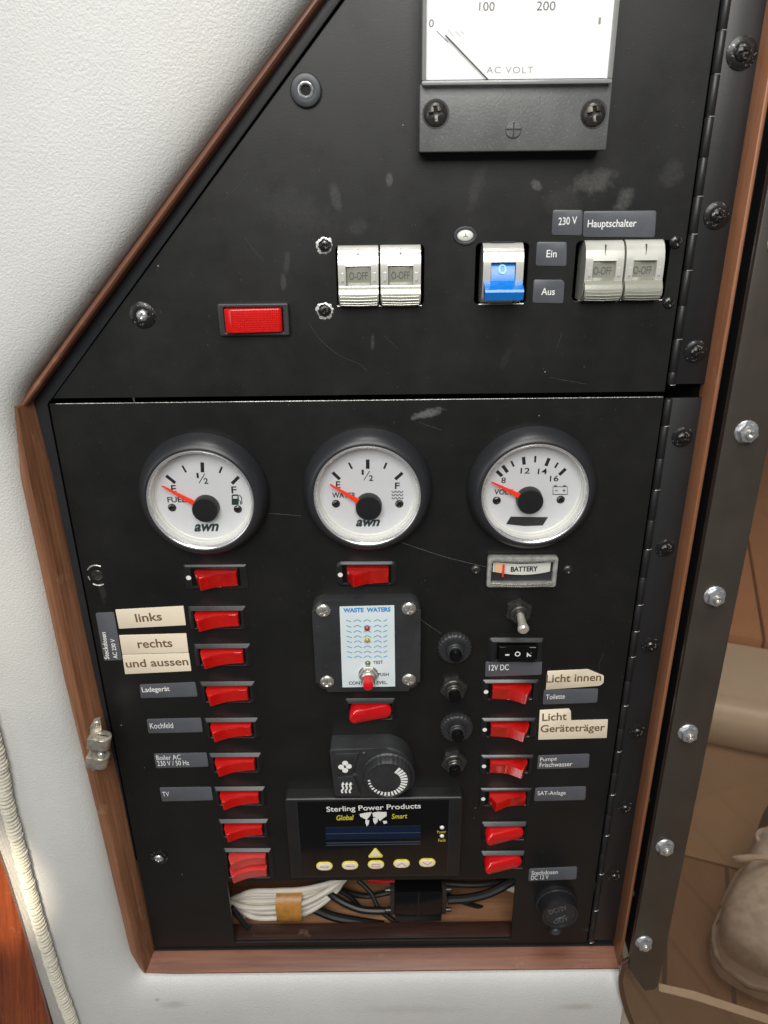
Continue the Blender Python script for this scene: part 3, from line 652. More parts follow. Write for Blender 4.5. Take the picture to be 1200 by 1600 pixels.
# reflection in the pane, added as solid things behind it (world axes)
def world_thing(name, label, cat, loc, me=None, rz=0, kind=None):
    o = bpy.data.objects.new(name, me); COL.objects.link(o); o.location = Vector(loc)*MM; o.rotation_euler = (0, 0, math.radians(rz))
    if label: o['label'] = label
    if cat: o['category'] = cat
    if kind: o['kind'] = kind
    return o
FZ = -700.0
def ry(a, b): return [a+(b-a)*i/6 for i in range(7)]
PX, PY = onfloor(1120, 1352, FZ); CA = -20
qx, qy = onfloor(1120, 1166, FZ); D2 = (qx-PX)*math.sin(math.radians(-CA))+(qy-PY)*math.cos(math.radians(CA))
fl = world_thing('floor', 'teak planked floor built behind the smoked pane as its reflection', None, (PX, PY, FZ), mesh('floor', box(-700, 1500, -900, 0, -20, 0), 'teak'), rz=CA, kind='structure')
for k in range(-4, 8):
    x_ = -62+k*74; part(fl, 'joint', box(x_-2.5, x_+2.5, -900, 0, -1, 0.6), 'deckjoint')
world_thing('floor_mat', 'beige deck area beyond the teak planks, part of the added reflection', None, (PX, PY, FZ), mesh('floor_mat', box(-700, 1800, 0.5, D2+40, -20, 4), 'gelmat'), rz=CA, kind='structure')
ox_, oy_ = PX-D2*math.sin(math.radians(CA)), PY+D2*math.cos(math.radians(CA))
st = world_thing('reflected_bench', 'cream edged bench with tan seat, built behind the smoked pane as its reflection', 'bench', (ox_, oy_, FZ), rz=CA)
part(st, 'moulding', G().add(tube([(-800, 30, 34), (1900, 30, 34)], 44, 20)).add(box(-800, 1900, 30, 200, 20, 77, 6)), 'gelcoat')
for k in range(14):
    part(st, 'seat_board', box(-700+k*130, -574+k*130, 202, 1500, 50, 92, 4), 'cushion')
def shoe():
    cxx, cyy = onfloor(1166, 1552, FZ)
    s = world_thing('shoe', 'grey lace-up shoe with pale toe cap built behind the pane as its reflection', 'shoe', (cxx, cyy, FZ), rz=-34); s.scale = (0.84, 0.66, 0.80)
    secs = [(0, 10, 14), (6, 30, 30), (20, 42, 44), (45, 50, 52), (75, 54, 62), (110, 52, 76), (150, 46, 90), (190, 42, 94), (230, 42, 88), (262, 38, 84), (280, 22, 76)]
    def loft(secs, z0, infl, top=1.0):
        v = []; f = []; n = 20
        for (y, wd, ht) in secs:
            for i in range(n+1):
                a = math.pi*i/n; c_ = math.cos(a); s_ = math.sin(a)
                v.append((-(wd+infl)*(abs(c_)**0.8)*(1 if c_ > 0 else -1), y, z0+(ht*top)*(s_**0.75)))
        for j in range(len(secs)-1):
            for i in range(n): f.append((j*(n+1)+i, j*(n+1)+i+1, (j+1)*(n+1)+i+1, (j+1)*(n+1)+i))
        f.append(tuple(range(n+1))); return v, f
    part(s, 'upper', loft(secs, 16, 0), 'shoe', ang=60)
    part(s, 'toe_cap', loft([(y-1, wd+1, ht+1.2) for y, wd, ht in secs[:5]], 17, 0.5), 'shoecap', ang=60)
    out = [(-(w_+5), y) for y, w_, h in secs]+[((w_+5), y) for y, w_, h in secs[::-1]]
    so_ = part(s, 'sole', G().add(prism(out, 0, 22, 4)), 'shoesole')
    part(s, 'mudguard', tube([(-(w_+1.5), y-2, 26) for y, w_, h in secs[7:0:-1]]+[(0, -6, 24)]+[((w_+1.5), y-2, 26) for y, w_, h in secs[1:8]], 5, 8), 'shoe')
    part(s, 'tongue', prism(rr(48, 110, 20, 5, 0, 140), 0, 8, 3), 'shoe').rotation_euler = (math.radians(20), 0, 0)
    s.children[-1].location = (0, 0, 0.030) if len(s.children) else (0, 0, 0)
    for yy, nm in ((74, 'toe_seam'), (112, 'vamp_seam')):
        i_ = [q for q in secs if q[0] >= yy][0]; part(s, nm, tube([(-(i_[1]+1)*math.cos(a), yy+6*math.sin(a), 18+(i_[2]+1.5)*math.sin(a)**0.75) for a in [math.pi*k_/16 for k_ in range(17)]], 1.6, 6), 'sock')
    for sg in (-1, 1):
        part(s, 'eyestay', tube(spline([(sg*20, 84, 78), (sg*27, 120, 88), (sg*29, 160, 97), (sg*28, 200, 100)], 6), 5.5, 8, flat=0.6), 'shoecap')
        for k in range(4): part(s, 'side_stripe', tube(spline([(sg*(56-k), 120+k*16, 34), (sg*(50-k), 128+k*16, 62), (sg*(38-k), 134+k*16, 84)], 5), 2.4, 6), 'shoecap')
    part(s, 'foxing_line', tube([(-(w_+5.5), y, 20) for y, w_, h in secs[8:0:-1]]+[(0, -9, 20)]+[((w_+5.5), y, 20) for y, w_, h in secs[1:9]], 1.2, 6), 'sock')
    for k in range(5):
        y = 92+k*22; z = 84+k*9.5; part(s, 'lace', tube(spline([(-34, y, z-14), (-14, y+4, z+4), (14, y-4, z+6), (34, y, z-12)], 5), 4.6, 7, flat=0.6), 'lace')
    for sg in (-1, 1):
        part(s, 'bow_loop', tube(spline([(0, 150, 128), (sg*22, 136, 142), (sg*48, 122, 132), (sg*54, 138, 118), (sg*30, 154, 124), (0, 152, 128)], 6), 4.2, 7), 'lace')
        part(s, 'lace_end', tube(spline([(0, 150, 128), (sg*14, 128, 128), (sg*30, 100, 96), (sg*46, 92, 66)], 6), 2.6, 7), 'lace')
    part(s, 'ankle_opening', lathe([(36, 96), (40, 104), (38, 116), (34, 118), (32, 100)], 28), 'shoe', loc=(0, 225, 0))
    return cxx, cyy
sx_, sy_ = shoe()
world_thing('trouser_leg', 'dark trouser leg above the shoe, part of the added pane reflection', 'clothing', (sx_, sy_, FZ), mesh('trouser_leg', tube(spline([(0, 170, 60), (10, 200, 95), (60, 260, 150), (200, 400, 260)], 6), 36, 20, rf=lambda i: 0.9+i*0.02), 'sock', 60), rz=-34)

# ================================================================== LEFT: piping, fabric, varnished board
PHH = 24.5
cpts = [(-22, 1110), (0, 1195), (11, 1255), (28, 1319), (47, 1394), (69, 1469), (90, 1536), (112, 1596), (128, 1650)]
cp = spline([Vector((*at(px, py, PHH+1), PHH+1)) for px, py in cpts], 70)
t = T('knitted_piping', 'cream ribbed knitted cord along the edge of the white lining', 'piping', xz=(0, 0), h=0)
ribs = []
acc = 0; L = [0]
for a, b in zip(cp[:-1], cp[1:]): acc += (b-a).length; L.append(acc)
g = G(); g.add(tube(cp, 2.9, 18, rf=lambda i: 1+0.05*math.sin(L[i]*0.31)+0.03*math.sin(L[i]*0.9+2)))
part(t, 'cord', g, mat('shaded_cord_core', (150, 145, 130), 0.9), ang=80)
g = G(); nxt = 0
for i in range(3, len(cp)-3):
    if L[i] < nxt: continue
    nxt = L[i]+random.uniform(1.9, 2.5)
    p = cp[i]; tg = (cp[i+1]-cp[i-1]).normalized(); a_ = tg.cross(Vector((0, 0, 1))).normalized(); rr_ = random.uniform(2.95, 3.35); ph = random.uniform(-.3, .3)
    for off, rt in ((0, 0.78), (0.95, 0.34)):
        g.add(tube([p+a_*(rr_*math.cos(u))+Vector((0, 0, rr_*math.sin(u)))+tg*(off+0.35*math.sin(u+ph)) for u in [math.radians(q) for q in range(-30, 211, 20)]], rt*random.uniform(0.8, 1.15), 6))
part(t, 'stitches', g, 'cord', kind='stuff')
def strip_between(lo, hi, z, name, label, cat, m, th):
    poly = [at(*p, z) for p in lo]+[at(*p, z) for p in hi[::-1]]
    tt = T(name, label, cat, xz=(0, 0), h=0, me=mesh(name, prism([tuple(p) for p in poly], z-th, z, 0.3), m)); return tt
fa = [(-60, 1150), (-40, 1225), (-14, 1290), (5, 1345), (28, 1415), (50, 1490), (72, 1560), (95, 1640)]
fb = [(-24, 1105), (-4, 1190), (8, 1255), (25, 1319), (44, 1394), (66, 1469), (87, 1536), (120, 1650)]
strip_between(fa, fb, 26.0, 'fabric_tape', 'flat woven white fabric band left of the ribbed cord', 'fabric band', 'fabric', 1.5)
va = [(-200, 1100), (-200, 1700)]; vb = [(-60, 1160), (-36, 1240), (-10, 1305), (9, 1358), (30, 1425), (52, 1500), (72, 1570), (96, 1660)]
poly = [at(*p, 27) for p in va]+[at(*p, 27) for p in vb[::-1]]
T('varnished_board', 'glossy reddish varnished wooden board at the lower left edge', 'board', xz=(0, 0), me=mesh('varnished_board', prism([tuple(p) for p in poly], 18, 28.5, 1.2), 'varnish'))
tx, tz = at(-34, 1385, 26)
aim(so, (-0.25, -1.2, 0.95), (tx*MM, -0.026, tz*MM))

# ================================================================== CABLE BAY
bay = T('cable_bay', 'open bay with brown plywood and dark wooden sill below the panel instruments', 'compartment', xz=(0, 0), h=0)
zs_ = zc1-0.4
def depth_at(py, z):          # h of the horizontal plane z seen at pixel row py
    d = ray(600, py); t_ = (z-CAM.z)/d.z; return -(CAM.y+d.y*t_)
hs = depth_at(1441, zs_)
part(bay, 'sill', box(xc0-6, xc1+6, zs_-9, zs_, hs, -2.2, 0.4), 'wood_sill')
part(bay, 'floor_board', box(xc0-10, xc1+10, zs_-8, zs_-4, -70, hs, 0.3), 'ply')
part(bay, 'back_board', box(xc0-10, xc1+10, zs_-8, zc0+30, -62, -58), 'ply')
for x_ in (xc0-14, xc1+10): part(bay, 'side_board', box(x_, x_+4, zs_-8, zc0+30, -60, -3), 'ply')
def P3(px, py, h): q = at(px, py, h); return Vector((q[0], q[1], h))
coil = T('cable_coil', 'coil of white cable bound with brown tape in the open bay', 'cable', xz=(0, 0), h=0)
for k in range(9):
    dy = -k*6.2; hh = -14-random.uniform(0, 6)-abs(k-4)*1.0; dx = random.uniform(-6, 6); dy += random.uniform(-3, 3)
    pts = [P3(346+dx-k, 1392-k*1.5+(k*5.0 if k > 3 else k*4), hh-8), P3(385+dx, 1424+dy*0.75+8, hh), P3(430+dx, 1434+dy*0.92+3, hh+2), P3(478+dx, 1424+dy*0.8+4, hh+1), P3(515+dx+k*2.4, 1398+dy*0.55+2, hh-5), P3(540+k*2.8, 1368+dy*0.3, hh-14)]
    part(coil, 'loop', tube(spline(pts, 8), 1.75, 10), 'cable_white')
bp = []
for i, px in enumerate((434, 447, 460, 473)):
    top = P3(px, 1388, -20); bot = P3(px, 1438, -14); c_ = (top+bot)/2; r_ = (top-bot).length/2
    bp.append((c_, r_))
v = []; f = []
for c_, r_ in bp:
    for k in range(16):
        a = 2*math.pi*k/16; v.append((c_.x+random.uniform(-.3, .3), c_.y+(r_+0.6)*math.cos(a), c_.z+8.5*math.sin(a)))
for j in range(3):
    for k in range(16): f.append((j*16+k, j*16+(k+1) % 16, (j+1)*16+(k+1) % 16, (j+1)*16+k))
part(coil, 'tape_band', (v, f), 'masking', ang=60)
def cable(pts, r, m, label, extra=None):
    tt = T('cable', label, 'cable', xz=(0, 0), h=0, me=mesh('cable', tube(spline([P3(*p) for p in pts], 8), r, 10), m)); return tt
cable([(500, 1372, -26), (520, 1400, -22), (560, 1420, -18), (600, 1423, -17), (615, 1420, -16)], 2.4, 'cable_black', 'black cable curving from the white coil into the connector')
cable([(486, 1418, -22), (520, 1432, -20), (560, 1440, -18), (600, 1446, -16)], 3.0, 'cable_black', 'thick black cable lying under the coil on the bay floor')
cable([(505, 1380, -30), (545, 1400, -30), (575, 1432, -24), (600, 1440, -20)], 1.6, 'cable_black', 'thin black cable crossing behind the connector on the left')
cable([(700, 1406, -16), (735, 1403, -17), (770, 1393, -20), (815, 1368, -26)], 3.0, 'cable_black', 'black cable leaving the connector to the right')
cable([(655, 1372, -34), (700, 1380, -34), (750, 1382, -34), (800, 1374, -34)], 2.2, 'cable_black', 'black cable running along the back of the bay on the right')
cable([(640, 1392, -26), (655, 1380, -30), (675, 1368, -34)], 1.8, 'cable_black', 'short black cable rising behind the connector')
cable([(362, 1418, -12), (376, 1436, -10), (388, 1450, -9)], 1.8, 'cable_black', 'short black cable at the left corner of the bay')
cable([(775, 1368, -40), (790, 1384, -36), (812, 1392, -32)], 2.4, 'cable_white', 'short cream cable at the right corner of the bay')
cable([(560, 1376, -30), (580, 1396, -26), (596, 1424, -20), (640, 1450, -16), (690, 1446, -18)], 1.5, 'cable_black', 'thin black cable looping in front under the connector')
cable([(700, 1398, -24), (730, 1412, -26), (770, 1420, -30), (812, 1416, -34)], 1.5, 'cable_black', 'thin black cable sagging behind the connector on the right')
cable([(470, 1400, -30), (520, 1390, -34), (570, 1400, -36), (610, 1394, -38)], 2.0, 'cable_black', 'black cable at the back between coil and connector')
cable([(575, 1374, -50), (600, 1377, -50), (625, 1375, -50), (640, 1370, -50)], 2.2, 'red_oval', 'red cable just visible at the top of the bay')
cn = T('cable_connector', 'black rectangular plug connector with metal clamps in the open bay', 'connector', 653, 1414, -8)
a_ = cn.l(617, 1394); b_ = cn.l(690, 1440)
part(cn, 'shell', box(a_[0], b_[0], b_[1], a_[1], -12, 0, 1.0), 'gloss_black')
part(cn, 'seam', box((a_[0]+b_[0])/2-0.3, (a_[0]+b_[0])/2+0.3, b_[1]+0.5, a_[1]-0.5, -1, 0.15), 'black')
for x_, sg in ((a_[0], -1), (b_[0], 1)):
    cl = part(cn, 'clamp', box(min(x_, x_+sg*3), max(x_, x_+sg*3), b_[1]+3, a_[1]-1.5, -9, -3, 0.5), 'dark_steel')
    for yy in (b_[1]+5, a_[1]-4): part(cl, 'thumbscrew', G().add(lathe([(1.6, 0), (1.6, 4), (1.2, 4.5)], 12), tr(x_+sg*2.0, yy, -5) @ rot(90*sg, 'Y')), 'dark_steel')

# ================================================================== SWITCHES
def rocker_profile(kind):
    if kind == 'plain':     # left end raised, concave face
        return [(-11.8, 0.5), (-11.6, 3.6), (-9.4, 9.0), (-8.6, 9.1), (-6, 7.4), (-3, 5.9), (0, 4.8), (3, 4.1), (7, 3.7), (11.2, 3.8), (11.7, 3.0), (11.7, 0.5)]
    if kind == 'peak_left': return [(-11, 0.5), (-11, 2.2), (-7.6, 9.0), (-7.0, 9.0), (0.5, 5.0), (2, 4.4), (11, 4.0), (11.2, 0.5)]
    if kind == 'peak_right': return [(11, 0.5), (11, 2.4), (7.4, 9.2), (6.8, 9.2), (-0.5, 4.8), (-2, 4.2), (-11, 3.8), (-11.2, 0.5)]
def tilt(vf): return [Vector((v[0], v[1], v[2]+(0.30*v[1] if v[2] > 1.6 else 0))) for v in vf[0]], vf[1]
def rocker_mesh(kind):
    def b():
        return tilt(frontp([(p[0]*0.955, p[1]*0.93) for p in rocker_profile(kind)], -4.1, 4.5, 0.45))
    return b
def ridges(kind):
    def b():
        g = G(); pr = [p for p in rocker_profile(kind)[2:-2]]
        for k in range(9):
            y = -3.3+k*0.88; g.add(tube([(p[0]*0.9, y, p[1]*0.93+0.02) for p in pr], 0.2, 5))
        return tilt((g.v, g.f))
    return b
def oval_mesh():
    v = []; f = []; n = 32; lev = [(1.0, 0.0), (1.0, 0.7), (0.93, 0.9), (0.78, 1.0), (0.01, 1.0)]
    for s, hz in lev:
        for i in range(n):
            a = 2*math.pi*i/n; cx_ = 7.0*(1 if math.cos(a) > 0 else -1); x = cx_*(1 if s > 0.5 else s)+4.6*math.cos(a)*s; y = 4.6*math.sin(a)*s
            top = 4.6-0.30*(x)+0.012*x*x
            v.append((x, y, 0.3+hz*max(1.5, top)))
    for j in range(len(lev)-1):
        for i in range(n): f.append((j*n+i, j*n+(i+1) % n, (j+1)*n+(i+1) % n, (j+1)*n+i))
    return v, f
def frame_mesh(w_, h_, r, hz=2.2, win=(24.4, 10.6)):
    def b():
        ch = min(1.7, hz)
        loops = [(rr(w_, h_, r, 4), -0.5), (rr(w_, h_, r, 4), 0.35), (rr(w_-0.5, h_-0.5, r, 4), 0.6), (rr(w_-2*ch+0.3, h_-2*ch*0.95+0.3, max(0.3, r-ch*0.6), 4), hz-0.1),
                 (rr(w_-2*ch-0.2, h_-2*ch*0.95-0.1, max(0.25, r-ch*0.6), 4), hz), (rr(win[0]+0.2, win[1]-0.2, 0.4, 4), hz), (rr(win[0], win[1]-0.6, 0.3, 4), hz-0.3), (rr(win[0], win[1]-0.6, 0.3, 4), -0.5)]
        v = []; f = []; n = 20
        for lp, z in loops: v += [(p[0], p[1], z) for p in lp]
        for j in range(len(loops)-1):
            for i in range(n): f.append((j*n+i, j*n+(i+1) % n, (j+1)*n+(i+1) % n, (j+1)*n+i))
        return v, f
    return b
def switch(px, py, kind, label, dot=False, rnd=0.8, m='red', group='red rocker switches on the lower panel', a=-0.3, hz=2.2, w_=30.2, name='rocker_switch'):
    t = T(name, label, 'switch', px, py, 0, a=a, group=group)
    t.o.location = Vector((t.c[0], 0, t.c[1]))*MM
    t.bw = 30.2
    part(t, 'frame', frame_mesh(w_, 14.2, rnd, hz, (24.4, 11.0)), 'bezel_bright' if dot and hz > 1.5 else 'black', key=('fr', rnd, hz, w_, dot), loc=(0, 0, 0), ang=20)
    part(t, 'recess', lambda: box(-12.1, 12.1, -5.2, 5.2, -0.4, 0.4), 'gloss_black', key='rec')
    ox = 1.6 if dot else 0
    if kind == 'oval': part(t, 'rocker', oval_mesh, m, key=('ov', m), ang=50)
    else:
        r = part(t, 'rocker', rocker_mesh(kind), m, key=('rk', kind, m), ang=25, loc=(ox*0.3, 0, 0))
        part(r, 'ridges', ridges(kind), m, key=('rg', kind, m))
    if dot:
        part(t, 'dot', lambda: lathe([(1.25, 0), (1.25, 0.12), (0.01, 0.14)], 18), 'whiteink', key='dot', loc=(-w_/2+2.2, 0, hz-0.02))
    return t
# left column: one with a dot, eight plain
switch(338, 901, 'peak_left', 'red clear rocker switch with a white dot directly below the fuel gauge', dot=True, m='red_clear', hz=1.0, w_=32)
for px, py, lb in ((341, 965, 'red rocker switch right of the beige links label'), (349, 1023, 'red rocker switch right of the beige rechts label'),
                   (357, 1081, 'red rocker switch right of the grey Ladegerät label'), (363, 1137, 'red rocker switch right of the grey Kochfeld label'),
                   (369, 1191, 'red rocker switch right of the grey Boiler AC label'), (376, 1243, 'red rocker switch right of the grey TV label'),
                   (382, 1293, 'unlabelled red rocker switch between the TV switch and the double switch')):
    switch(px, py, 'plain', lb, m='red')
t = T('double_rocker_switch', 'faded red double rocker switch, lowest in the left column', 'switch', 389, 1348, 0, a=-1)
part(t, 'frame', frame_mesh(29.5, 25, 0.8, 2.0, (25, 21.6)), 'black', ang=20)
part(t, 'recess', box(-12.4, 12.4, -10.4, 10.4, -0.4, 0.4), 'gloss_black')
for dy in (5.1, -5.2): part(t, 'rocker', rocker_mesh('plain'), 'red_faded', key=('rk', 'plain', 'red_faded'), ang=25, loc=(0, dy, 0))
switch(573, 896, 'peak_left', 'red clear rocker switch in a rounded frame below the water gauge', dot=True, rnd=3.2, m='red_clear', hz=1.3, w_=31)
# right column
switch(797, 1078, 'peak_right', 'red clear rocker switch beside the grey Toilette label', dot=True, m='red_clear', hz=1.6, w_=31)
switch(794, 1137, 'peak_right', 'red clear rocker switch beside the beige Licht Geräteträger label', dot=True, m='red_clear', hz=1.6, w_=31)
switch(792, 1194, 'peak_right', 'red clear rocker switch beside the grey Pumpe Frischwasser label', dot=True, m='red_clear', hz=1.6, w_=31)
switch(790, 1245, 'peak_left', 'red clear rocker switch beside the grey SAT-Anlage label', dot=True, m='red_clear', hz=1.6, w_=31)
switch(787, 1297, 'oval', 'opaque red oval rocker switch, upper of the pair above the DC 12 V socket', m='red_oval', hz=2.6, w_=27.5)
switch(785, 1342, 'oval', 'opaque red oval rocker switch, lower of the pair above the DC 12 V socket', m='red_oval', hz=2.6, w_=27.5)
switch(579, 1107, 'oval', 'opaque red oval rocker switch below the waste waters plate', m='red_oval', hz=2.6, w_=27.5)
# big switch on the upper door
t = T('large_rocker_switch', 'large rectangular red switch in a thick black frame on the upper door', 'switch', 398, 498, 0, a=0)
A = t.l(341, 474, 3); B = t.l(455, 523, 3)
part(t, 'frame', flat_holes(rr(B[0]-A[0], A[1]-B[1], 0.8, 3), [rr(25.6, 10.8, 0.5, 2)], -0.5, 3.0, 0.5), 'rough_black')
part(t, 'recess', box(-12.9, 12.9, -5.5, 5.5, 0.2, 1.0), 'gloss_black')
rk = part(t, 'rocker', frontp([(-12.4, 0.8), (-12.2, 5.0), (-9.2, 6.6), (11.6, 4.9), (12.4, 4.0), (12.4, 0.8)], -5.0, 5.0, 0.4), 'red', ang=25)
g = G()
for k in range(24): x_ = -8.8+k*0.87; g.add(tube([(x_, -4.5, 6.56-(x_+9.2)*0.0817), (x_, 4.5, 6.56-(x_+9.2)*0.0817)], 0.13, 4))
for k in range(10): y_ = -4.3+k*0.95; g.add(tube([(-8.9, y_, 6.56), (11.2, y_, 4.93)], 0.13, 4))
part(rk, 'grid_relief', g, mat('red_grid_relief', (190, 22, 18), 0.6, spec=0.2))

# three-position rocker
t = T('three_position_switch', 'black rocker switch marked I O 2 below the toggle lever', 'switch', 806, 1015, 0, a=-1)
part(t, 'frame', frame_mesh(29.5, 15.2, 1.4, 2.0, (22, 11.4)), 'black', ang=20)
part(t, 'recess', box(-11.0, 11.0, -5.4, 5.4, -0.4, 0.3), 'matt_black')
part(t, 'rocker', frontp([(-10.2, 0.5), (-9.8, 5.2), (-6, 4.7), (0, 4.3), (6, 4.7), (9.8, 5.2), (10.2, 0.5)], -4.7, 4.7, 0.5), 'gloss_black', ang=20)
def zat(x): return 4.36+0.0092*x*x
g = G().add(box(-6.6, -4.2, -0.55, 0.25, zat(5)-0.1, zat(5.4)+0.12)); part(t, 'mark', g, 'whiteink')
part(t, 'mark', flat_holes(circ(1.5, 20, 0.2, 0.2), [circ(0.95, 20, 0.2, 0.2)], 4.3, 4.42, 0.02), 'whiteink')
vv, ff, W, H = glyphs('2', 0, 0.02)
part(t, 'mark', ([(5.0+p[1]/H*3.0, 1.5-p[0]/W*2.7, zat(6.5)+0.12) for p in vv], ff), 'whiteink')

# ================================================================== GAUGES
def tick(t, p0, p1, wpx, z, m='ink', name='tick'):
    a = Vector(t.l(*p0, z)); b = Vector(t.l(*p1, z)); d = (b-a).normalized(); n = Vector((-d.y, d.x))*(wpx/3.15/2)
    return part(t, name, ([(a.x+n.x, a.y+n.y, z), (a.x-n.x, a.y-n.y, z), (b.x-n.x, b.y-n.y, z), (b.x+n.x, b.y+n.y, z)], [(0, 1, 2, 3)]), m)
ZD = 4.0
def gauge(px, py, label, name, marks, hub, needle, screws_):
    t = T(name, label, 'gauge', px, py, 11); t.o.location.y = 0; t.h = 0
    part(t, 'bezel', lambda: lathe([(28.0, 0), (30.6, 0.2), (31.0, 1.2), (30.9, 3.0), (30.3, 5.6), (29.3, 8.0), (27.9, 9.9), (26.5, 10.8), (25.6, 11.0), (25.0, 10.6), (24.9, 4)], 96, cap=False), 'bezel', key='bez', ang=60)
    part(t, 'chrome_ring', lambda: lathe([(25.2, 9.0), (25.2, 10.9), (24.9, 11.3), (24.3, 11.2), (23.9, 10.5), (23.7, 9.0)], 96, cap=False), 'chrome', key='chr', ang=60)
    part(t, 'dial_wall', lambda: lathe([(23.85, 9.4), (23.7, 6.2), (23.2, 5.6), (23.0, 4.4), (22.4, ZD)], 96, cap=False), 'white', key='dwl', ang=30)
    part(t, 'dial', lambda: lathe([(22.6, ZD-1), (22.6, ZD), (0.01, ZD)], 72), 'dial', key='dia')
    for mk in marks: tick(t, mk[0], mk[1], mk[2], ZD+0.05)
    for sx, sy in screws_: c_ = t.l(sx, sy, ZD); screw(t, c_[0], c_[1], ZD, 2.0, m='black_screw', H=1.0)
    hx, hy = t.l(hub[0], hub[1], 8.5)
    n0 = Vector((*t.l(*needle[0], 6.8), 6.8)); n1 = Vector((hx, hy, 6.8)); d = (n1-n0).normalized(); q = Vector((-d.y, d.x, 0))
    nd = G().add(([n0+q*0.35, n0-q*0.35, n1-q*1.7, n1+q*1.7, n0+q*0.3+Vector((0, 0, .5)), n0-q*0.3+Vector((0, 0, .5)), n1-q*1.4+Vector((0, 0, .9)), n1+q*1.4+Vector((0, 0, .9))],
                  [(0, 1, 2, 3), (4, 5, 6, 7), (0, 1, 5, 4), (1, 2, 6, 5), (2, 3, 7, 6), (3, 0, 4, 7)]))
    part(t, 'needle', nd, 'needle')
    part(t, 'hub', lambda: lathe([(6.4, ZD), (6.2, 8.2), (5.9, 8.6), (0.01, 8.7)], 40), 'black', key='hub', loc=(hx, hy, 0))
    part(t, 'glass', lambda: lathe([(23.9, 9.5), (0.01, 9.75)], 64), 'clear', key='gls')
    return t
g1 = gauge(313, 784, 'round fuel gauge with white dial and fuel pump symbol, left of the three', 'fuel_gauge',
    [((259.6, 743.3), (273.8, 754.6), 5), ((284.6, 727.5), (290.8, 738), 3), ((316, 722.5), (316.4, 738), 5.4), ((346.7, 729.6), (342.9, 739), 3), ((373, 745), (362.5, 755.8), 5)], (320, 798), ((253, 759), 0), [(269, 793), (371.7, 795.4)])
g2 = gauge(574, 777, 'round water gauge with white dial and wave symbol, middle of the three', 'water_gauge',
    [((519.6, 738), (531, 749), 5), ((545, 723), (550, 732.5), 3), ((574.6, 718), (574.6, 732.5), 5.4), ((604, 723), (600, 732.5), 3), ((629, 738.8), (617.5, 749), 5)], (576, 795), ((515.5, 756.7), 0), [(525, 787), (624, 787)])
g3 = gauge(836, 774, 'round volt gauge with battery symbol and black tape patch on its dial', 'volt_gauge',
    [((776, 736), (784.6, 744), 5), ((785.5, 727.5), (793, 738), 5), ((798.8, 720.5), (803, 729), 3), ((818, 714), (819, 726), 5), ((836.7, 712.5), (836, 722.5), 3), ((858, 716), (853, 728), 5), ((872, 723), (867, 731), 3), ((884, 732.5), (873.8, 742), 5)], (829, 785), ((768, 753), 0), [(776, 782), (876, 780.5)])
Z = ZD+0.06
for t, s, p0, p1, h_, m, b_, sh in (
    (g1, '1', (307.5, 747), (311, 747), 8, 'ink', 0.02, 0), (g1, '2', (319, 756), (325.5, 756), 9, 'ink', 0.02, 0), (g1, 'E', (268, 769), (276, 769), 11, 'ink', 0.02, 0), (g1, 'F', (362, 771), (370, 771), 11, 'ink', 0.02, 0),
    (g1, 'FUEL', (262, 785), (291, 785), 8.5, 'ink', 0.02, 0), (g1, 'awn', (304, 831), (343, 830), 12, 'inkgreen', 0.035, 0.35),
    (g2, '1', (565, 742), (568.5, 742), 8, 'ink', 0.02, 0), (g2, '2', (576.5, 751.5), (583, 751.5), 9, 'ink', 0.02, 0), (g2, 'E', (525, 763), (532, 763), 11, 'ink', 0.02, 0), (g2, 'F', (617, 764), (624.5, 764), 10, 'ink', 0.02, 0),
    (g2, 'WATER', (519, 778), (556, 778), 8.5, 'ink', 0.02, 0), (g2, 'awn', (556, 823), (594, 822.5), 11, 'inkgreen', 0.035, 0.35),
    (g3, '8', (783, 755), (790, 755), 9, 'ink', 0.015, 0), (g3, '12', (813, 740), (827.5, 740), 9, 'ink', 0.015, 0), (g3, '14', (840, 741), (854.5, 741), 9, 'ink', 0.015, 0), (g3, '16', (859, 752.5), (872.5, 752), 9, 'ink', 0.015, 0),
    (g3, 'VOLT', (772, 773), (801, 773), 8.5, 'ink', 0.02, 0)):
    text(t, s, p0, p1, h_, Z, m, b_, sh)
tick(g1, (311, 755), (320, 740), 1.2, Z); tick(g2, (568.5, 750.5), (577.5, 736), 1.2, Z)
def poly_px(t, pts, z0, z1, m, name, bev=0, parent=None, label=None): return part(parent or t, name, prism([t.l(*p, z1) for p in pts], z0, z1, bev), m, label=label)
# fuel pump symbol
poly_px(g1, [(362, 789), (362, 774), (364, 772.5), (371, 772.5), (373, 774), (373, 789)], ZD+0.02, Z, 'inkgreen', 'pump_symbol')
poly_px(g1, [(364, 779), (364, 775), (371, 775), (371, 779)], Z, Z+0.04, 'dial', 'pump_window')
part(g1, 'pump_hose', tube([(*g1.l(px, py, Z), Z) for px, py in ((373, 782), (375.5, 783), (376, 788), (378, 787), (377.5, 778), (374, 773))], 0.22, 5), 'inkgreen')
for dy in (-5, 0, 5): part(g2, 'wave_symbol', tube(spline([(*g2.l(612+k*3, 773.5+dy+(1.3 if k % 2 else -1.3), Z), Z) for k in range(7)], 4), 0.2, 5), 'ink')
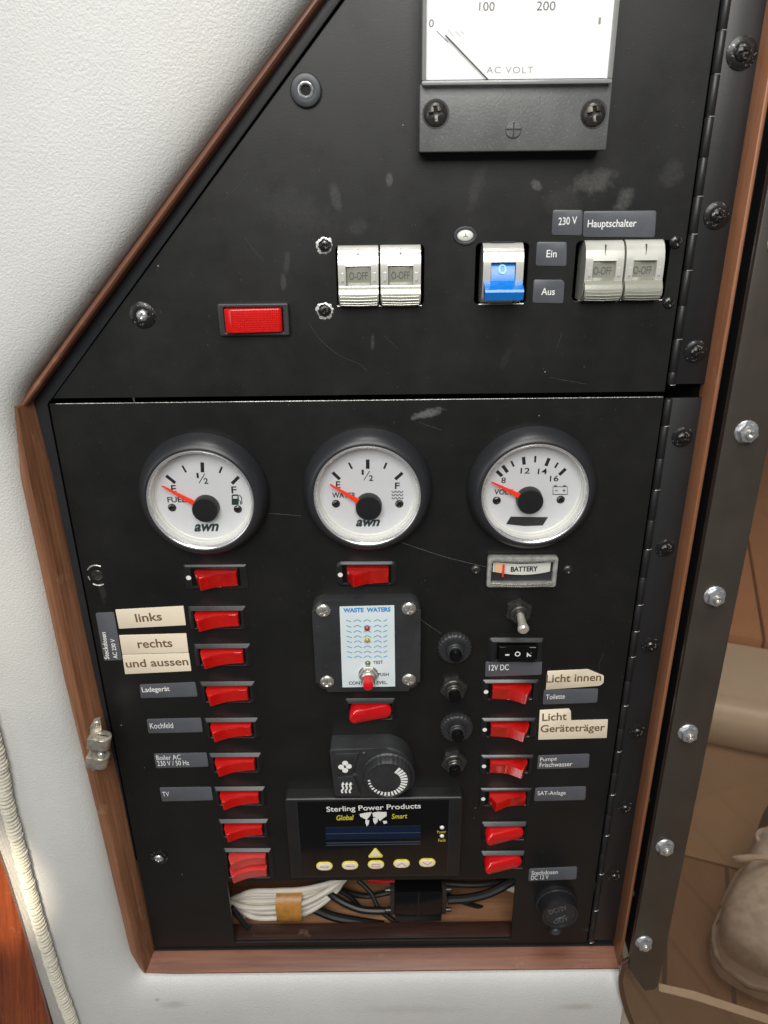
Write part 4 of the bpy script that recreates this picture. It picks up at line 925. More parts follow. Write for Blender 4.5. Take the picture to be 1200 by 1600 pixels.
# battery symbol
g = G(); q = [(864, 772.5), (864, 760.5), (886.5, 760.5), (886.5, 772.5), (864, 772.5)]
g.add(tube([(*g3.l(*p, Z), Z) for p in q], 0.18, 5)).add(tube([(*g3.l(867, 766.5, Z), Z), (*g3.l(871.5, 766.5, Z), Z)], 0.18, 5)).add(tube([(*g3.l(879, 766.5, Z), Z), (*g3.l(883.5, 766.5, Z), Z)], 0.18, 5)).add(tube([(*g3.l(881.2, 764.2, Z), Z), (*g3.l(881.2, 768.8, Z), Z)], 0.18, 5))
for x_ in (868, 882): g.add(tube([(*g3.l(x_-2, 759.3, Z), Z), (*g3.l(x_+2, 759.3, Z), Z)], 0.4, 5))
part(g3, 'battery_symbol', g, 'ink')
poly_px(g3, [(798, 807.5), (856, 808.5), (848, 821), (820, 822), (791, 819)], ZD+0.05, ZD+0.35, 'rough_black', 'tape_patch')

# battery level meter
t = T('battery_meter', 'small clear rectangular battery meter with red needle below the volt gauge', 'meter', 815, 891, 3, a=-0.5); t.h = 0; t.o.location.y = 0
x0, y1 = t.l(762, 869, 2.5); x1, y0 = t.l(868, 916, 2.5); W_, H_ = x1-x0, y1-y0
part(t, 'housing', box(x0+0.5, x1-0.5, y0+0.5, y1-0.5, -0.5, 0.8), 'black')
part(t, 'frame', flat_holes(rr(W_, H_, 1.6, 4, (x0+x1)/2, (y0+y1)/2), [rr(W_-4.6, H_-5.6, 0.8, 3, (x0+x1)/2, (y0+y1)/2-0.3)], 0, 4.0, 0.9), mat('frosted_clear_frame', (150, 150, 145), 0.16, coat=0.8, var=(300, 0.3)))
part(t, 'inner_rim', flat_holes(rr(W_-1.2, H_-1.2, 1.4, 4, (x0+x1)/2, (y0+y1)/2), [rr(W_-3.6, H_-5, 0.8, 3, (x0+x1)/2, (y0+y1)/2-0.3)], 0.5, 2.2, 0.5), 'steel')
xm, ym = (x0+x1)/2, (y0+y1)/2
n = 18; v = []; f = []
for i in range(n+1):
    u = -1+2*i/n; xx = xm+u*(W_/2-3.2); zz = 1.0+2.2*(1-u*u); v += [(xx, ym-0.9-0.7*(1-u*u), zz), (xx, ym+4.6, zz)]
for i in range(n): f.append((2*i, 2*i+2, 2*i+3, 2*i+1))
part(t, 'scale', (v, f), 'white')
part(t, 'dark_base', box(x0+2.3, x1-2.3, y0+2.6, y1-2.6, 0.8, 1.0), 'rough_black')
part(t, 'end_colour', ([(xm-13.6, ym-0.4, 2.35), (xm-8.6, ym-0.8, 3.05), (xm-8.6, ym+4.4, 3.05), (xm-13.6, ym+4.4, 2.35)], [(0, 1, 2, 3)]), mat('pale_orange_print', (236, 190, 150), 0.5))
text(t, 'BATTERY', (798, 893.5), (840, 892.5), 8, 3.3, 'ink', 0.03)
part(t, 'needle', tube([(xm-9.6, ym+4.3, 3.6), (xm-9.6, ym-2.4, 3.6)], 0.5, 6), 'needle')
n = 14; v = []; f = []
for i in range(n+1):
    u = -1+2*i/n; xx = xm+u*(W_/2-1.8); zz = 3.9+1.8*(1-u*u); v += [(xx, y0+1.8, zz), (xx, y1-1.8, zz)]
for i in range(n): f.append((2*i, 2*i+2, 2*i+3, 2*i+1))
part(t, 'lens', (v, f), 'clear', ang=60)
g = G()
for yy in (y0+1.6, y0+2.6, y1-1.8): g.add(tube([(xm+(-1+2*i/n)*(W_/2-1.8), yy, 3.9+1.8*(1-(-1+2*i/n)**2)) for i in range(n+1)], 0.38, 6))
part(t, 'lens_rib', g, 'steel')
for px, r in ((744, 2.6), (888, 2.6)): c_ = t.l(px, 892, 1.5); screw(t, c_[0], c_[1], 0, r, m='dark_steel', H=1.7)

# toggle lever
t = T('toggle_switch', 'metal toggle switch with hexagonal nut, its lever pointing down', 'switch', 810, 953, 0)
part(t, 'nut', prism(circ(7.3, 6), 0, 2.6, 0.6), 'dark_steel')
t.o.children[-1].rotation_euler = (0, 0, math.radians(25)) if len(t.o.children) else (0, 0, 0)
part(t, 'collar', lathe([(5.2, 2.4), (5.2, 5.2), (4.6, 5.8), (3.4, 5.8), (2.8, 5.0), (0.01, 4.8)], 32), 'dark_steel')
e0 = Vector((0.2, -0.2, 4.5)); le = t.l(818, 984, 15)
e1 = Vector((le[0], le[1], 15.0)); pts = [e0+(e1-e0)*k/8 for k in range(9)]
part(t, 'lever', tube(pts+[e1+(e1-e0).normalized()*0.8], 2.4, 16, rf=lambda i: [0.75, .8, .84, .88, .92, .96, 1.06, 1.2, 1.22, 0.85][i]), 'lever_steel')

# push-button breakers
def knurl(px, py, px2, py2, R, label, kind):
    t = T('push_button_breaker', label, 'circuit breaker', px, py, 0, group='round push button breakers in the column beside the red switches')
    if kind == 'knurled':
        part(t, 'ring', lambda: lathe([(R, 0), (R*1.0, 2.4), (R*0.95, 3.2), (R*0.86, 3.6), (R*0.60, 3.4), (R*0.58, 3.0)], 96, lambda j, i: (0.045 if (i//2) % 2 and j < 3 else 0)), 'rough_black', key=('kn', R), ang=50)
        for ch in range(0): pass
        g = G()
        for k, chh in enumerate('KLIXON 7A 7A'): pass
        for k in range(9):
            a = math.radians(20+k*17); g.add(box(-0.5, 0.5, -0.35, 0.35, 3.45, 3.75), rot(math.degrees(a)-90, 'Z') @ tr(0, R*0.75, 0))
        for k in range(7):
            a = math.radians(300+k*10); g.add(box(-0.3, 0.3, -0.35, 0.35, 3.45, 3.75), rot(math.degrees(a)-90, 'Z') @ tr(0, R*0.75, 0))
        part(t, 'raised_marks', g, 'rough_black')
    else:
        part(t, 'nut', lambda: G().add(prism(circ(R, 6), 0, 3.0, 0.6)).add(lathe([(R*0.8, 3.0), (R*0.74, 3.4), (R*0.6, 3.4)], 32)), 'dark_steel', key=('hx', R), rotz=12)
    part(t, 'barrel', lambda: lathe([(4.6, 2), (4.6, 5.0), (4.2, 5.4), (4.3, 5.9), (4.3, 6.6), (3.9, 7.0), (3.0, 7.0)], 32), 'rough_black' if kind == 'knurled' else 'dark_steel', key=('br', kind))
    bx, by = t.l(px2, py2, 10.5)
    part(t, 'button', lambda: lathe([(3.2, 6), (3.2, 9.6), (2.8, 10.4), (0.01, 10.6)], 28), 'gloss_black', key='pb')
knurl(710, 1010, 711, 1022, 8.8, 'knurled round black push breaker, topmost in its column', 'knurled')
knurl(708.5, 1073, 710, 1086, 7.6, 'hexagonal push breaker between the two knurled ones', 'hex')
knurl(713, 1134, 714, 1148, 8.8, 'knurled round black push breaker, third from the top of its column', 'knurled')
knurl(709, 1188, 711, 1202, 7.6, 'hexagonal push breaker, lowest in its column', 'hex')

# ================================================================== CIRCUIT BREAKERS
def breaker(pxc, pyc, label, blue=False, nm='circuit_breaker', a=0, hw=8.65):
    t = T(nm, label, 'circuit breaker', pxc, pyc, 0, a=a, group='modular circuit breakers set in the upper door')
    body = [(12.4, -8), (12.4, 0.2), (11.8, 2.0), (10.2, 3.8), (8, 5.0), (5, 5.8), (0, 6.0), (-4, 5.8), (-8.5, 4.4), (-11.6, 2.0), (-12.4, -0.5), (-12.4, -8)]
    def upto(y):  # profile part above y
        return None
    def bld():
        g = G(); ck = 3.3 if not blue else 3.4
        g.add(side(body, -hw+0.15, -hw+ck)).add(side(body, hw-ck, hw-0.15))
        topy = 4.6 if not blue else 5.2
        g.add(side([(12.4, -8), (12.4, 0.2), (11.8, 2.0), (10.2, 3.8), (8, 5.0), (topy, 5.8), (topy, -8)], -hw+ck, hw-ck))
        g.add(side([(-8.9, -8), (-8.9, 4.1), (-11.6, 2.6), (-12.4, 0.5), (-12.4, -8)], -hw+ck, hw-ck))
        g.add(box(-hw+ck, hw-ck, -9, topy, -8, 1.0)); return g
    part(t, 'body', bld, 'breaker', key=('bb', blue, hw), ang=50)
    part(t, 'seam', box(-0.12, 0.12, 6, 11.0, 3.4, 5.3) if not blue else box(-5, 5, 12.65, 12.9, -2, 1), 'midink')
    if blue:
        lv_ = part(t, 'toggle', lambda: G().add(side([(5.0, 1), (4.9, 3.2), (3, 4.6), (0, 5.4), (-3.2, 6.0), (-3.2, 1)], -5.0, 5.0)).add(
            side([(-2.2, 4.6), (-2.6, 6.8), (-5.2, 12.2), (-6.2, 12.6), (-9.6, 11.2), (-9.4, 9.8), (-5, 4.6)], -8.1, 8.1)), 'blue', key='blt', ang=30)
        part(lv_, 'mark', flat_holes(ell(1.75, 2.1, 24), [ell(0.9, 1.3, 24)], 0, 0.3, 0.05), 'ltblue', loc=(-0.3, 2.2, 4.9)).rotation_euler = (math.radians(-22), 0, 0)
    else:
        def tg():
            g = G().add(box(-5.4, 5.4, -4.2, 4.2, 1.0, 3.6, 0.3))
            prof = [(-3.6, 3), (-3.4, 6.2), (-4.4, 7.0), (-6.2, 7.9), (-8.0, 8.2), (-9.6, 7.8), (-11.0, 6.6), (-12.0, 4.6), (-12.3, 2.2), (-12.3, 1.0), (-4, 1)]
            g.add(side(prof, -hw+0.25, hw-0.25)); return g
        tgo = part(t, 'toggle', tg, 'toggle', key=('tg', hw), ang=25)
        g = G()
        for k, (yy, zz) in enumerate(((-7.6, 8.15), (-9.0, 8.0), (-10.3, 7.25), (-11.3, 6.1))): g.add(tube([(-hw+0.8, yy, zz), (0, yy-0.25, zz), (hw-0.8, yy, zz)], 0.22, 5))
        part(tgo, 'grip_ribs', g, 'toggle')
        vv, ff, W, H = glyphs('O-OFF', 0, 0.0)
        part(tgo, 'lettering', ([(-3.9+p[0]/W*7.8, -1.2+p[1]/H*3.2, 3.66) for p in vv], ff), 'emboss')
        for sx in (-1, 1): part(t, 'latch_tab', lambda: side([(2.5, 5.0), (1.8, 6.2), (-1.4, 6.4), (-3.0, 5.2)], -0.5, 0.5), 'breaker', key='ltab', loc=(sx*(hw-2.0), 0, 0))
    return t
breaker(560.5, 431, 'grey circuit breaker with O-OFF toggle, left one of the left pair')
breaker(625.5, 430, 'grey circuit breaker with O-OFF toggle, right one of the left pair')
breaker(783, 427, 'white circuit breaker with a bright blue lever between the two grey pairs', blue=True)
breaker(938, 423, 'grey circuit breaker with O-OFF toggle, left one of the right pair', hw=8.2)
breaker(1000, 422, 'grey circuit breaker with O-OFF toggle, right one of the right pair nearest the hinge', hw=8.2)
# oval indicator
t = T('indicator_lamp', 'small oval pale indicator above the blue breaker', 'indicator', 727, 368, 0)
part(t, 'rim', lambda: flat_holes(ell(4.9, 3.7, 32), [ell(3.6, 2.5, 32)], -0.5, 1.0, 0.3), 'grommet')
part(t, 'lens', G().add(lathe([(3.5*math.cos(a), 1.4*math.sin(a)) for a in [math.radians(q) for q in range(0, 91, 15)]], 28), Matrix.Diagonal((1, 0.7, 1, 1))), 'white', ang=60)
for a in (90, 210, 330): part(t, 'mark', box(0, 1.1, -0.12, 0.12, 1.30, 1.5), 'midink', rotz=a)

# ================================================================== AC VOLTMETER
t = T('ac_voltmeter', 'large white faced AC volt meter in a black housing at the top edge', 'meter', 800, 130, 12); t.h = 0; t.o.location.y = 0
L_ = t.l(655, 238, 12); R_ = t.l(947, 238, 12); Wt = t.l(656, 131, 12)
part(t, 'lower_cover', G().add(box(L_[0], R_[0], L_[1], Wt[1], 0, 12, 0.7)), 'brushed_black')
wl = t.l(659, 134, 14); wr = t.l(960, 134, 14)
part(t, 'housing', box(wl[0]+0.6, R_[0]-1.8, wl[1]+0.8, 130, 0, 12.6, 0.4), 'black')
part(t, 'dial_plate', box(wl[0]+1.6, R_[0]-2.6, wl[1]+1.9, 128, 12.4, 13.0), 'meterface')
xg0, xg1, yg0 = wl[0], R_[0]-1.2, wl[1]
g = G().add(box(xg0, xg1, yg0, yg0+1.5, 0.5, 15.5, 0.4)).add(box(xg0, xg0+1.4, yg0+1.5, 130, 0.5, 15.5, 0.4)).add(box(xg1-1.4, xg1, yg0+1.5, 130, 0.5, 15.5, 0.4))
part(t, 'window_rim', g, mat('clear_plastic_rim', (196, 198, 196), 0.12, coat=0.5, trans=0.55, ior=1.3))
part(t, 'window_edge', tube([(xg0+1.6, yg0+1.75, 13.2), (xg1-2.4, yg0+1.75, 13.2)], 0.28, 5), 'ink')
part(t, 'window', ([(xg0+1.2, yg0+1.2, 15.1), (xg1-1.2, yg0+1.2, 15.1), (xg1-1.2, 130, 15.1), (xg0+1.2, 130, 15.1)], [(0, 1, 2, 3)]), 'clear')
z = 13.08
text(t, '0', (670.3, 42.5), (677.7, 42.5), 12.5, z, 'midink'); text(t, '100', (748.5, 17), (772.6, 17), 14, z, 'midink'); text(t, '200', (838, 16.5), (867.5, 16.5), 14.5, z, 'midink')
text(t, '1', (934.5, 38), (938.5, 38), 11, z, 'paleink'); text(t, 'AC VOLT', (760, 114.5), (832.6, 114.5), 10.5, z, 'paleink', sp=1.15)
a_ = Vector((*t.l(696, 55, 14), 14.0)); b_ = Vector((*t.l(765, 127, 14), 14.0))
part(t, 'needle', tube([a_, b_], 0.26, 6), 'ink')
part(t, 'scale_line', tube([Vector((*t.l(682, 48, z), z)), Vector((*t.l(700, 66, z), z))], 0.13, 5), 'midink')
for p0, p1 in (((700, 46), (710, 58)), ((711, 48), (720, 58)), ((720, 48), (725, 54))): part(t, 'scale_line', tube([Vector((*t.l(*p0, z), z)), Vector((*t.l(*p1, z), z))], 0.1, 5), 'paleink')
for px in (681, 928): c_ = t.l(px, 178, 13); screw(t, c_[0], c_[1], 12, 4.6, m='dark_steel', H=2.8, washer=None, ang=8)
for px in (681, 928): c_ = t.l(px, 178, 12); part(t, 'countersink', lambda: lathe([(5.2, 12.02), (5.0, 12.35), (4.5, 12.3)], 36), 'grommet', key='csk', loc=(c_[0], c_[1], 0))
c_ = t.l(802, 202, 12)
part(t, 'adjuster', lathe([(3.2, 12.02), (3.1, 12.5), (2.9, 12.7), (0.01, 12.9)], 28), 'brushed_black', loc=(c_[0], c_[1], 0))
part(t, 'adjuster_slot', G().add(box(-2.9, 2.9, -0.22, 0.22, 12.7, 12.98)).add(box(-0.22, 0.22, -2.6, 2.6, 12.7, 13.0)), 'ink', loc=(c_[0], c_[1], 0))

# ================================================================== WASTE WATERS PLATE
t = T('waste_level_plate', 'rounded black plate with blue WASTE WATERS sticker and red push button', 'control unit', 573, 1008, 7); t.h = 0; t.o.location.y = 0
p = [t.l(*q, 7) for q in ((487, 942), (657, 936), (657, 1078), (494, 1083))]
xa = (p[0][0]+p[3][0])/2; xb = (p[1][0]+p[2][0])/2; ya = (p[2][1]+p[3][1])/2; yb = (p[0][1]+p[1][1])/2
part(t, 'plate', prism(rr(xb-xa, yb-ya, 6, 8, (xa+xb)/2, (ya+yb)/2), 0, 7.0, 2.6, 5), 'rough_black', ang=50)
for q in ((505, 955), (639, 952), (511, 1066), (639, 1063)): c_ = t.l(*q, 7.6); screw(t, c_[0], c_[1], 7.0, 3.7, m='steel', H=1.5)
ZS = 7.25
st_ = poly_px(t, [(530.5, 948), (616, 946), (617.5, 1072.6), (535, 1074)], 6.95, ZS, 'sticker', 'sticker')
zt = ZS+0.05
text(t, 'WASTE  WATERS', (536.5, 957.3), (610.5, 955.7), 7.2, zt, 'blueink', 0.05, parent=st_)
text(t, 'TEST', (583.7, 1038), (598.5, 1037), 5, zt, 'ink', 0.02, parent=st_); text(t, 'PUSH', (591, 1056.7), (607.5, 1056), 5, zt, 'ink', 0.02, parent=st_)
text(t, 'CONTROL LEVEL.', (545, 1070), (606, 1069), 5.2, zt, 'ink', 0.02, parent=st_)
for py in (970, 978.6, 986.8, 995, 1002.7, 1010.8, 1019, 1026.5):
    g = G(); sk = (py-970)/56*1.5
    for k, px in enumerate((545, 558.5, 573.8, 590, 602)):
        px = px+sk*(1-k/4); yy = py-0.6*k/4
        if k == 0: q = [(px-4, yy-1.2), (px-1, yy-0.2), (px+4, yy+1.2)]
        elif k == 4: q = [(px-3, yy+1.0), (px+3, yy-1.5)]
        else: q = [(px-6, yy+1.2), (px-1.5, yy-1.4), (px+1, yy-1.2), (px+6, yy+1.3)]
        g.add(tube([(*t.l(*c, zt), zt) for c in q], 0.33, 5, flat=0.2))
    part(st_, 'wave_line', g, 'wave')
for q, m in (((573.6, 981.7), 'ledred'), ((573.8, 1000.2), 'ledyellow'), ((574.6, 1036), 'ledgreen')):
    c_ = t.l(*q, zt); part(t, 'led', lambda: lathe([(1.5, -0.2), (1.5, 0.3), (1.2, 0.8), (0.7, 1.15), (0.01, 1.3)], 20), m, loc=(c_[0], c_[1], zt), ang=60)
c_ = t.l(575.5, 1055, 8.5)
pb = part(t, 'button_nut', G().add(prism(circ(5.0, 6), ZS, ZS+2.6, 0.5)).add(lathe([(5.2, ZS), (5.2, ZS+0.5), (4.4, ZS+0.6)], 32)).add(lathe([(3.6, ZS+2.4), (3.6, ZS+4.8), (3.1, ZS+5.2), (2.8, ZS+5.0)], 28)), 'steel', loc=(c_[0], c_[1], 0))
part(pb, 'button', lathe([(2.7, ZS+4), (2.75, ZS+10.0), (2.5, ZS+10.9), (1.6, ZS+11.4), (0.01, ZS+11.5)], 28), 'red_oval')

# ================================================================== HEATER CONTROL
HH = 11.5
t = T('heater_control', 'black control unit with large round dial knob and fan and heat buttons', 'control unit', 585, 1208, HH); t.h = 0; t.o.location.y = 0
kc = t.l(604, 1214, HH)
fr_ = [t.l(*q, HH) for q in ((514.5, 1175), (517.5, 1171), (595, 1169))]
R_k = t.l(648, 1214, HH)[0]-kc[0]
yt = fr_[2][1]-kc[1]
arc = [(kc[0]+R_k*math.cos(math.radians(a)), kc[1]+(yt if a > 0 else R_k)*math.sin(math.radians(a))) for a in range(90, -50, -9)]
bt = [t.l(*q, HH) for q in ((606, 1247), (527, 1246), (522, 1243))]
part(t, 'body', prism(fr_+arc+bt, 0, HH, 1.4, 3), 'rough_black', ang=40)
for nm, q in (('fan_button', [(522, 1181), (524, 1178.5), (561, 1177.5), (557, 1187), (554, 1196), (553, 1208), (525, 1211)]), ('heat_button', [(526, 1217), (528, 1215), (552, 1213), (556, 1222), (562, 1237), (564, 1242), (529, 1243)])):
    bo = poly_px(t, q, HH-0.2, HH+0.9, 'rough_black', nm, 0.4)
    zz = HH+0.96
    if nm == 'fan_button':
        g = G()
        for dx, dy in ((-6, 0.5), (6, -0.5), (0.3, -5.5), (0.3, 5.8)): c_ = t.l(539+dx, 1198+dy, zz); g.add(prism(circ(1.65, 18, c_[0], c_[1]), zz-0.05, zz))
        part(bo, 'fan_symbol', g, 'whiteink')
    else:
        g = G()
        for dx in (-6, 0, 6):
            pts = spline([(*t.l(541.5+dx+sx, 1231+sy, zz), zz) for sx, sy in ((-0.5, 8), (-1.6, 4.5), (0.8, 1), (-0.6, -3), (0.5, -5.5))], 4)
            g.add(tube(pts, 0.55, 5, flat=0.3)); a_ = [t.l(541.5+dx+sx, 1231+sy, zz) for sx, sy in ((-2.6, -5), (0.6, -9.5), (3.2, -5))]; g.add(prism(a_, zz-0.05, zz+0.03))
        part(bo, 'heat_symbol', g, 'whiteink')
c_ = t.l(568.7, 1177, HH); part(t, 'raised_dot', lathe([(1.1, 0), (0.9, 0.5), (0.01, 0.8)], 16), 'grommet', loc=(c_[0], c_[1], HH), ang=60)
poly_px(t, [(551, 1206.5), (559, 1210), (551.5, 1213)], HH-0.1, HH+0.15, 'lcdlite', 'pointer')
kz = HH+7.0
kcn = t.l(606, 1220, kz); kb = kcn
rk_ = t.l(640.5, 1220, kz)[0]-kcn[0]
kn = part(t, 'knob', lathe([(rk_*1.17, HH-0.1), (rk_*1.18, HH+1.5), (rk_*1.10, HH+2.2), (rk_*1.06, kz-1.2), (rk_, kz), (rk_*0.94, kz), (rk_*0.92, kz-0.25), (0.01, kz-0.25)], 120, lambda j, i: (0.02 if (i//2) % 2 and j in (2, 3) else 0)), 'rough_black', loc=(kb[0], kb[1], 0), ang=30)
g = G(); nmk = 21
for k in range(nmk):
    a = math.radians(52-k*11.6); ln = 3.4*(1-k/nmk)**0.8+0.9; wd = 0.75-0.01*k
    c0 = Vector((math.cos(a), math.sin(a), 0)); n_ = Vector((-c0.y, c0.x, 0)); ro = rk_*0.90; z_ = kz-0.2
    a0 = c0*ro; a1 = c0*(ro-ln); g.add(([a0+n_*wd, a0-n_*wd, a1-n_*wd*0.8, a1+n_*wd*0.8], [(0, 1, 2, 3)]), tr(0, 0, z_))
part(kn, 'dial_marks', g, 'whiteink')

# ================================================================== CHARGER REMOTE DISPLAY
ZR = 8.0
t = T('charger_remote', 'wide black display unit with blue screen and yellow rimmed buttons', 'display unit', 583, 1312, ZR); t.h = 0; t.o.location.y = 0
q = [t.l(*p, ZR) for p in ((443, 1252), (722, 1243), (721, 1366), (456, 1376))]
xa, xb = (q[0][0]+q[3][0])/2, (q[1][0]+q[2][0])/2; yb_, ya_ = (q[0][1]+q[1][1])/2, (q[2][1]+q[3][1])/2
part(t, 'housing', prism(rr(xb-xa, yb_-ya_, 1.5, 4, (xa+xb)/2, (ya_+yb_)/2), 0, ZR, 1.6, 4), 'black', ang=50)
xi0 = t.l(468, 1300, ZR)[0]; xi1 = t.l(700, 1300, ZR)[0]
for x_ in (xi0-0.5, xi1+0.5): part(t, 'groove', box(x_-0.12, x_+0.12, ya_+1.5, yb_-1.5, ZR-0.1, ZR+0.12), 'rough_black')
fp = part(t, 'front_plate', box(xi0, xi1, ya_+2.2, yb_-1.8, ZR-0.3, ZR+0.35, 0.15), 'gloss_black'); zf = ZR+0.42
text(t, 'Sterling Power Products', (510.6, 1271), (657.6, 1265.5), 10.5, zf, 'whiteink', 0.012, parent=fp)
text(t, 'Global', (526, 1282), (553, 1281), 8, zf, 'yellowink', 0.01, 0.2, parent=fp); text(t, 'Smart', (612, 1279.5), (636.5, 1278.5), 7.5, zf, 'yellowink', 0.01, 0.2, parent=fp)
sc = poly_px(t, [(508.5, 1293), (657, 1290), (657.5, 1310), (509, 1312)], zf-0.1, zf+0.02, 'lcd', 'screen')
for yy in (1300.5, 1315, 1318.5): poly_px(t, [(509.5, yy+2), (657, yy-0.2), (657, yy+0.8), (509.5, yy+3)], zf-0.1, zf+0.05, 'lcdlite', 'screen_line', parent=fp)
cont = [[(562, 1272), (572, 1270), (581, 1269), (578, 1275), (573, 1281), (569, 1279), (563, 1276)], [(571, 1281), (577, 1282), (576, 1288), (573, 1291), (571, 1286)],
        [(582, 1270), (590, 1268.5), (604, 1269), (604, 1275), (598, 1279), (594, 1283), (589, 1278), (583, 1276)], [(583, 1278), (590, 1278), (590, 1284), (586, 1288), (583, 1283)], [(598, 1283), (604, 1282.5), (605, 1286), (600, 1287.5)]]
g = G()
for c in cont: g.add(prism([t.l(*k, zf) for k in c], zf-0.1, zf+0.02))
part(fp, 'world_map', g, 'whiteink')
for py in (1293, 1306.3): c_ = t.l(690.7, py, zf); part(fp, 'led', lambda: lathe([(1.35, 0), (1.2, 0.5), (0.7, 0.8), (0.01, 0.9)], 18), 'ledclear', key='rled', loc=(c_[0], c_[1], zf-0.1), ang=60)
text(t, 'Power', (683.5, 1302.3), (697, 1301.5), 4.3, zf, 'yellowink', 0.0, parent=fp); text(t, 'Fault', (685, 1315.3), (696.5, 1314.7), 4.3, zf, 'yellowink', 0.0, parent=fp)
for k, (px, py, s) in enumerate(((507, 1353, 'On/off'), (547, 1351.7, 'Alarm'), (587.5, 1350.5, 'Setup'), (627.5, 1349, '^'), (667.6, 1347.5, 'v'))):
    c_ = t.l(px, py, zf)
    bo = part(t, 'button', lambda: prism(rr(9.8, 6.4, 3.1, 7), 0, 0.5, 0.25), 'yellow', key='rbt', loc=(c_[0], c_[1], zf-0.08))
    part(bo, 'button_face', lambda: prism(rr(8.4, 4.9, 2.4, 7), 0.4, 0.62, 0.1), 'button', key='rbf', loc=(0, -0.35, 0))
    if s in '^v':
        sg = 1 if s == '^' else -1; part(bo, 'arrow', tube([(-2.8, -sg*1.3-0.3, 0.68), (0, sg*1.1-0.3, 0.68), (2.8, -sg*1.3-0.3, 0.68)], 0.25, 5, flat=0.3), 'pinkink')
    else:
        for s2, dy, hh in (((s, -0.95, 1.5),) if s != 'Setup' else (('Setup', 0.05, 1.3), ('Reset', -1.7, 1.3))):
            vv, ff, W, H = glyphs(s2, 0, 0.02); part(bo, 'lettering', ([(-2.6+p_[0]/W*5.2, dy-0.1+p_[1]/H*hh, 0.68) for p_ in vv], ff), 'pinkink')
tb = poly_px(t, [(575.5, 1338.5), (585, 1326.5), (588, 1326.5), (598, 1337.5), (597, 1340), (576.5, 1340.5)], zf-0.1, zf+0.4, 'yellow', 'button', 0.2, label='yellow rimmed triangular button')
poly_px(t, [(579, 1337.5), (586.5, 1328.5), (595, 1337)], zf+0.3, zf+0.5, 'button', 'button_face', 0, parent=tb)

# ================================================================== 12 V SOCKET
t = T('power_socket', 'round black socket with protruding flip cap near the lower right corner', 'socket', 868, 1408, 0)
part(t, 'base_ring', lathe([(13.2, 0), (13.2, 1.8), (12.4, 2.8), (11.5, 3.0)], 56), 'black')
ZC = 19.0
cc = t.l(875.5, 1431, ZC)
cap = G(); prof = [(12.6, 2.5), (12.7, 4), (11.9, 5), (11.4, 12), (11.2, 17.6), (10.7, ZC), (9.7, ZC), (9.2, ZC-0.8), (0.01, ZC-0.9)]
vv, ff = lathe(prof, 64); vv = [(x+cc[0]*(z/ZC), y+cc[1]*(z/ZC), z) for x, y, z in vv]
part(t, 'cap', (vv, ff), 'bezel', ang=30)
tb = part(t, 'hinge_tab', G().add(prism(rr(7.5, 12, 3, 6, cc[0]*0.5-0.5, cc[1]*0.5-15.0), 1.0, 12.0, 0.8)), 'black')
part(tb, 'rivet', lathe([(2.6, 0), (2.5, 0.9), (1.6, 1.5), (0.01, 1.7)], 24), 'grommet', loc=(cc[0]*0.5-0.5, cc[1]*0.5-17.0, 12.0), ang=60)
text(t, 'DC12V', (859.5, 1429), (887, 1421), 7.5, ZC-0.8, 'capmark', 0.02)
text(t, 'OUT', (866, 1444), (889, 1438), 5.5, ZC-0.8, 'capmark', 0.02)
part(t, 'socket_emblem', tube([(*t.l(*p, ZC-0.7), ZC-0.7) for p in ((868, 1437), (876, 1433), (873, 1437), (884, 1430))], 0.3, 5), 'capmark')

# ================================================================== LABELS
def sticker(pts, label, texts, m='tag', tm='whiteink', th=0.35, name='label_plate', h=0, cat='label', group=None, bev=0.12):
    cx_ = sum(p[0] for p in pts)/len(pts); cy_ = sum(p[1] for p in pts)/len(pts)
    t = T(name, label, cat, cx_, cy_, h, group=group)
    q = [Vector(t.l(*p, th)) for p in pts]; out = []
    for i, p in enumerate(q):             # small corner radius
        a = (q[i-1]-p); b = (q[(i+1) % len(q)]-p); r = min(1.0 if m == 'tag' else 0.35, a.length*0.4, b.length*0.4)
        for k in range(4): u = k/3; out.append(tuple((p+a.normalized()*r)*(1-u)**2+p*2*u*(1-u)+(p+b.normalized()*r)*u*u))
    part(t, 'plate', prism(out, -0.02, th, bev), m)
    for s in texts:
        text(t, s[0], s[1], s[2], s[3], th+0.05, tm, s[4] if len(s) > 4 else (0.008 if s[3] > 8.6 or s[3] == 0 else 0.0), up=s[5] if len(s) > 5 else None)
    return t
GG = 'grey engraved name labels'; GB = 'beige printed tape labels'
sticker([(864, 328), (911, 328), (909, 368), (862, 367)], 'grey label reading 230 V above the Ein label', [('230 V', (872.5, 352), (901.5, 350), 12)], group=GG)
sticker([(912, 330), (1026, 329), (1023, 371), (911, 370)], 'long grey label reading Hauptschalter above the right breakers', [('Hauptschalter', (917.5, 359), (993.5, 358), 15.5)], group=GG)
sticker([(839, 378), (886, 378), (885, 416), (837, 415)], 'grey label reading Ein beside the right breakers', [('Ein', (853.5, 402), (869.5, 402), 11.5)], group=GG)
sticker([(834, 437), (878, 437), (882, 441), (880, 474), (832, 473)], 'grey label reading Aus below the Ein label', [('Aus', (845.5, 461), (866.5, 461), 11)], group=GG)
sticker([(180, 953), (286.5, 947), (290.5, 977), (186, 982.5)], 'beige label reading links beside the topmost plain switch', [('links', (213, 972.5), (254, 969.5), 13.5, 0.018)], m='tape', tm='tapeink', th=0.4, group=GB)
sticker([(186, 993), (291, 990), (294.5, 1019.5), (191, 1022.5)], 'beige label reading rechts above the und aussen label', [('rechts', (216, 1013), (270, 1011), 13.5, 0.018)], m='tape', tm='tapeink', th=0.4, group=GB)
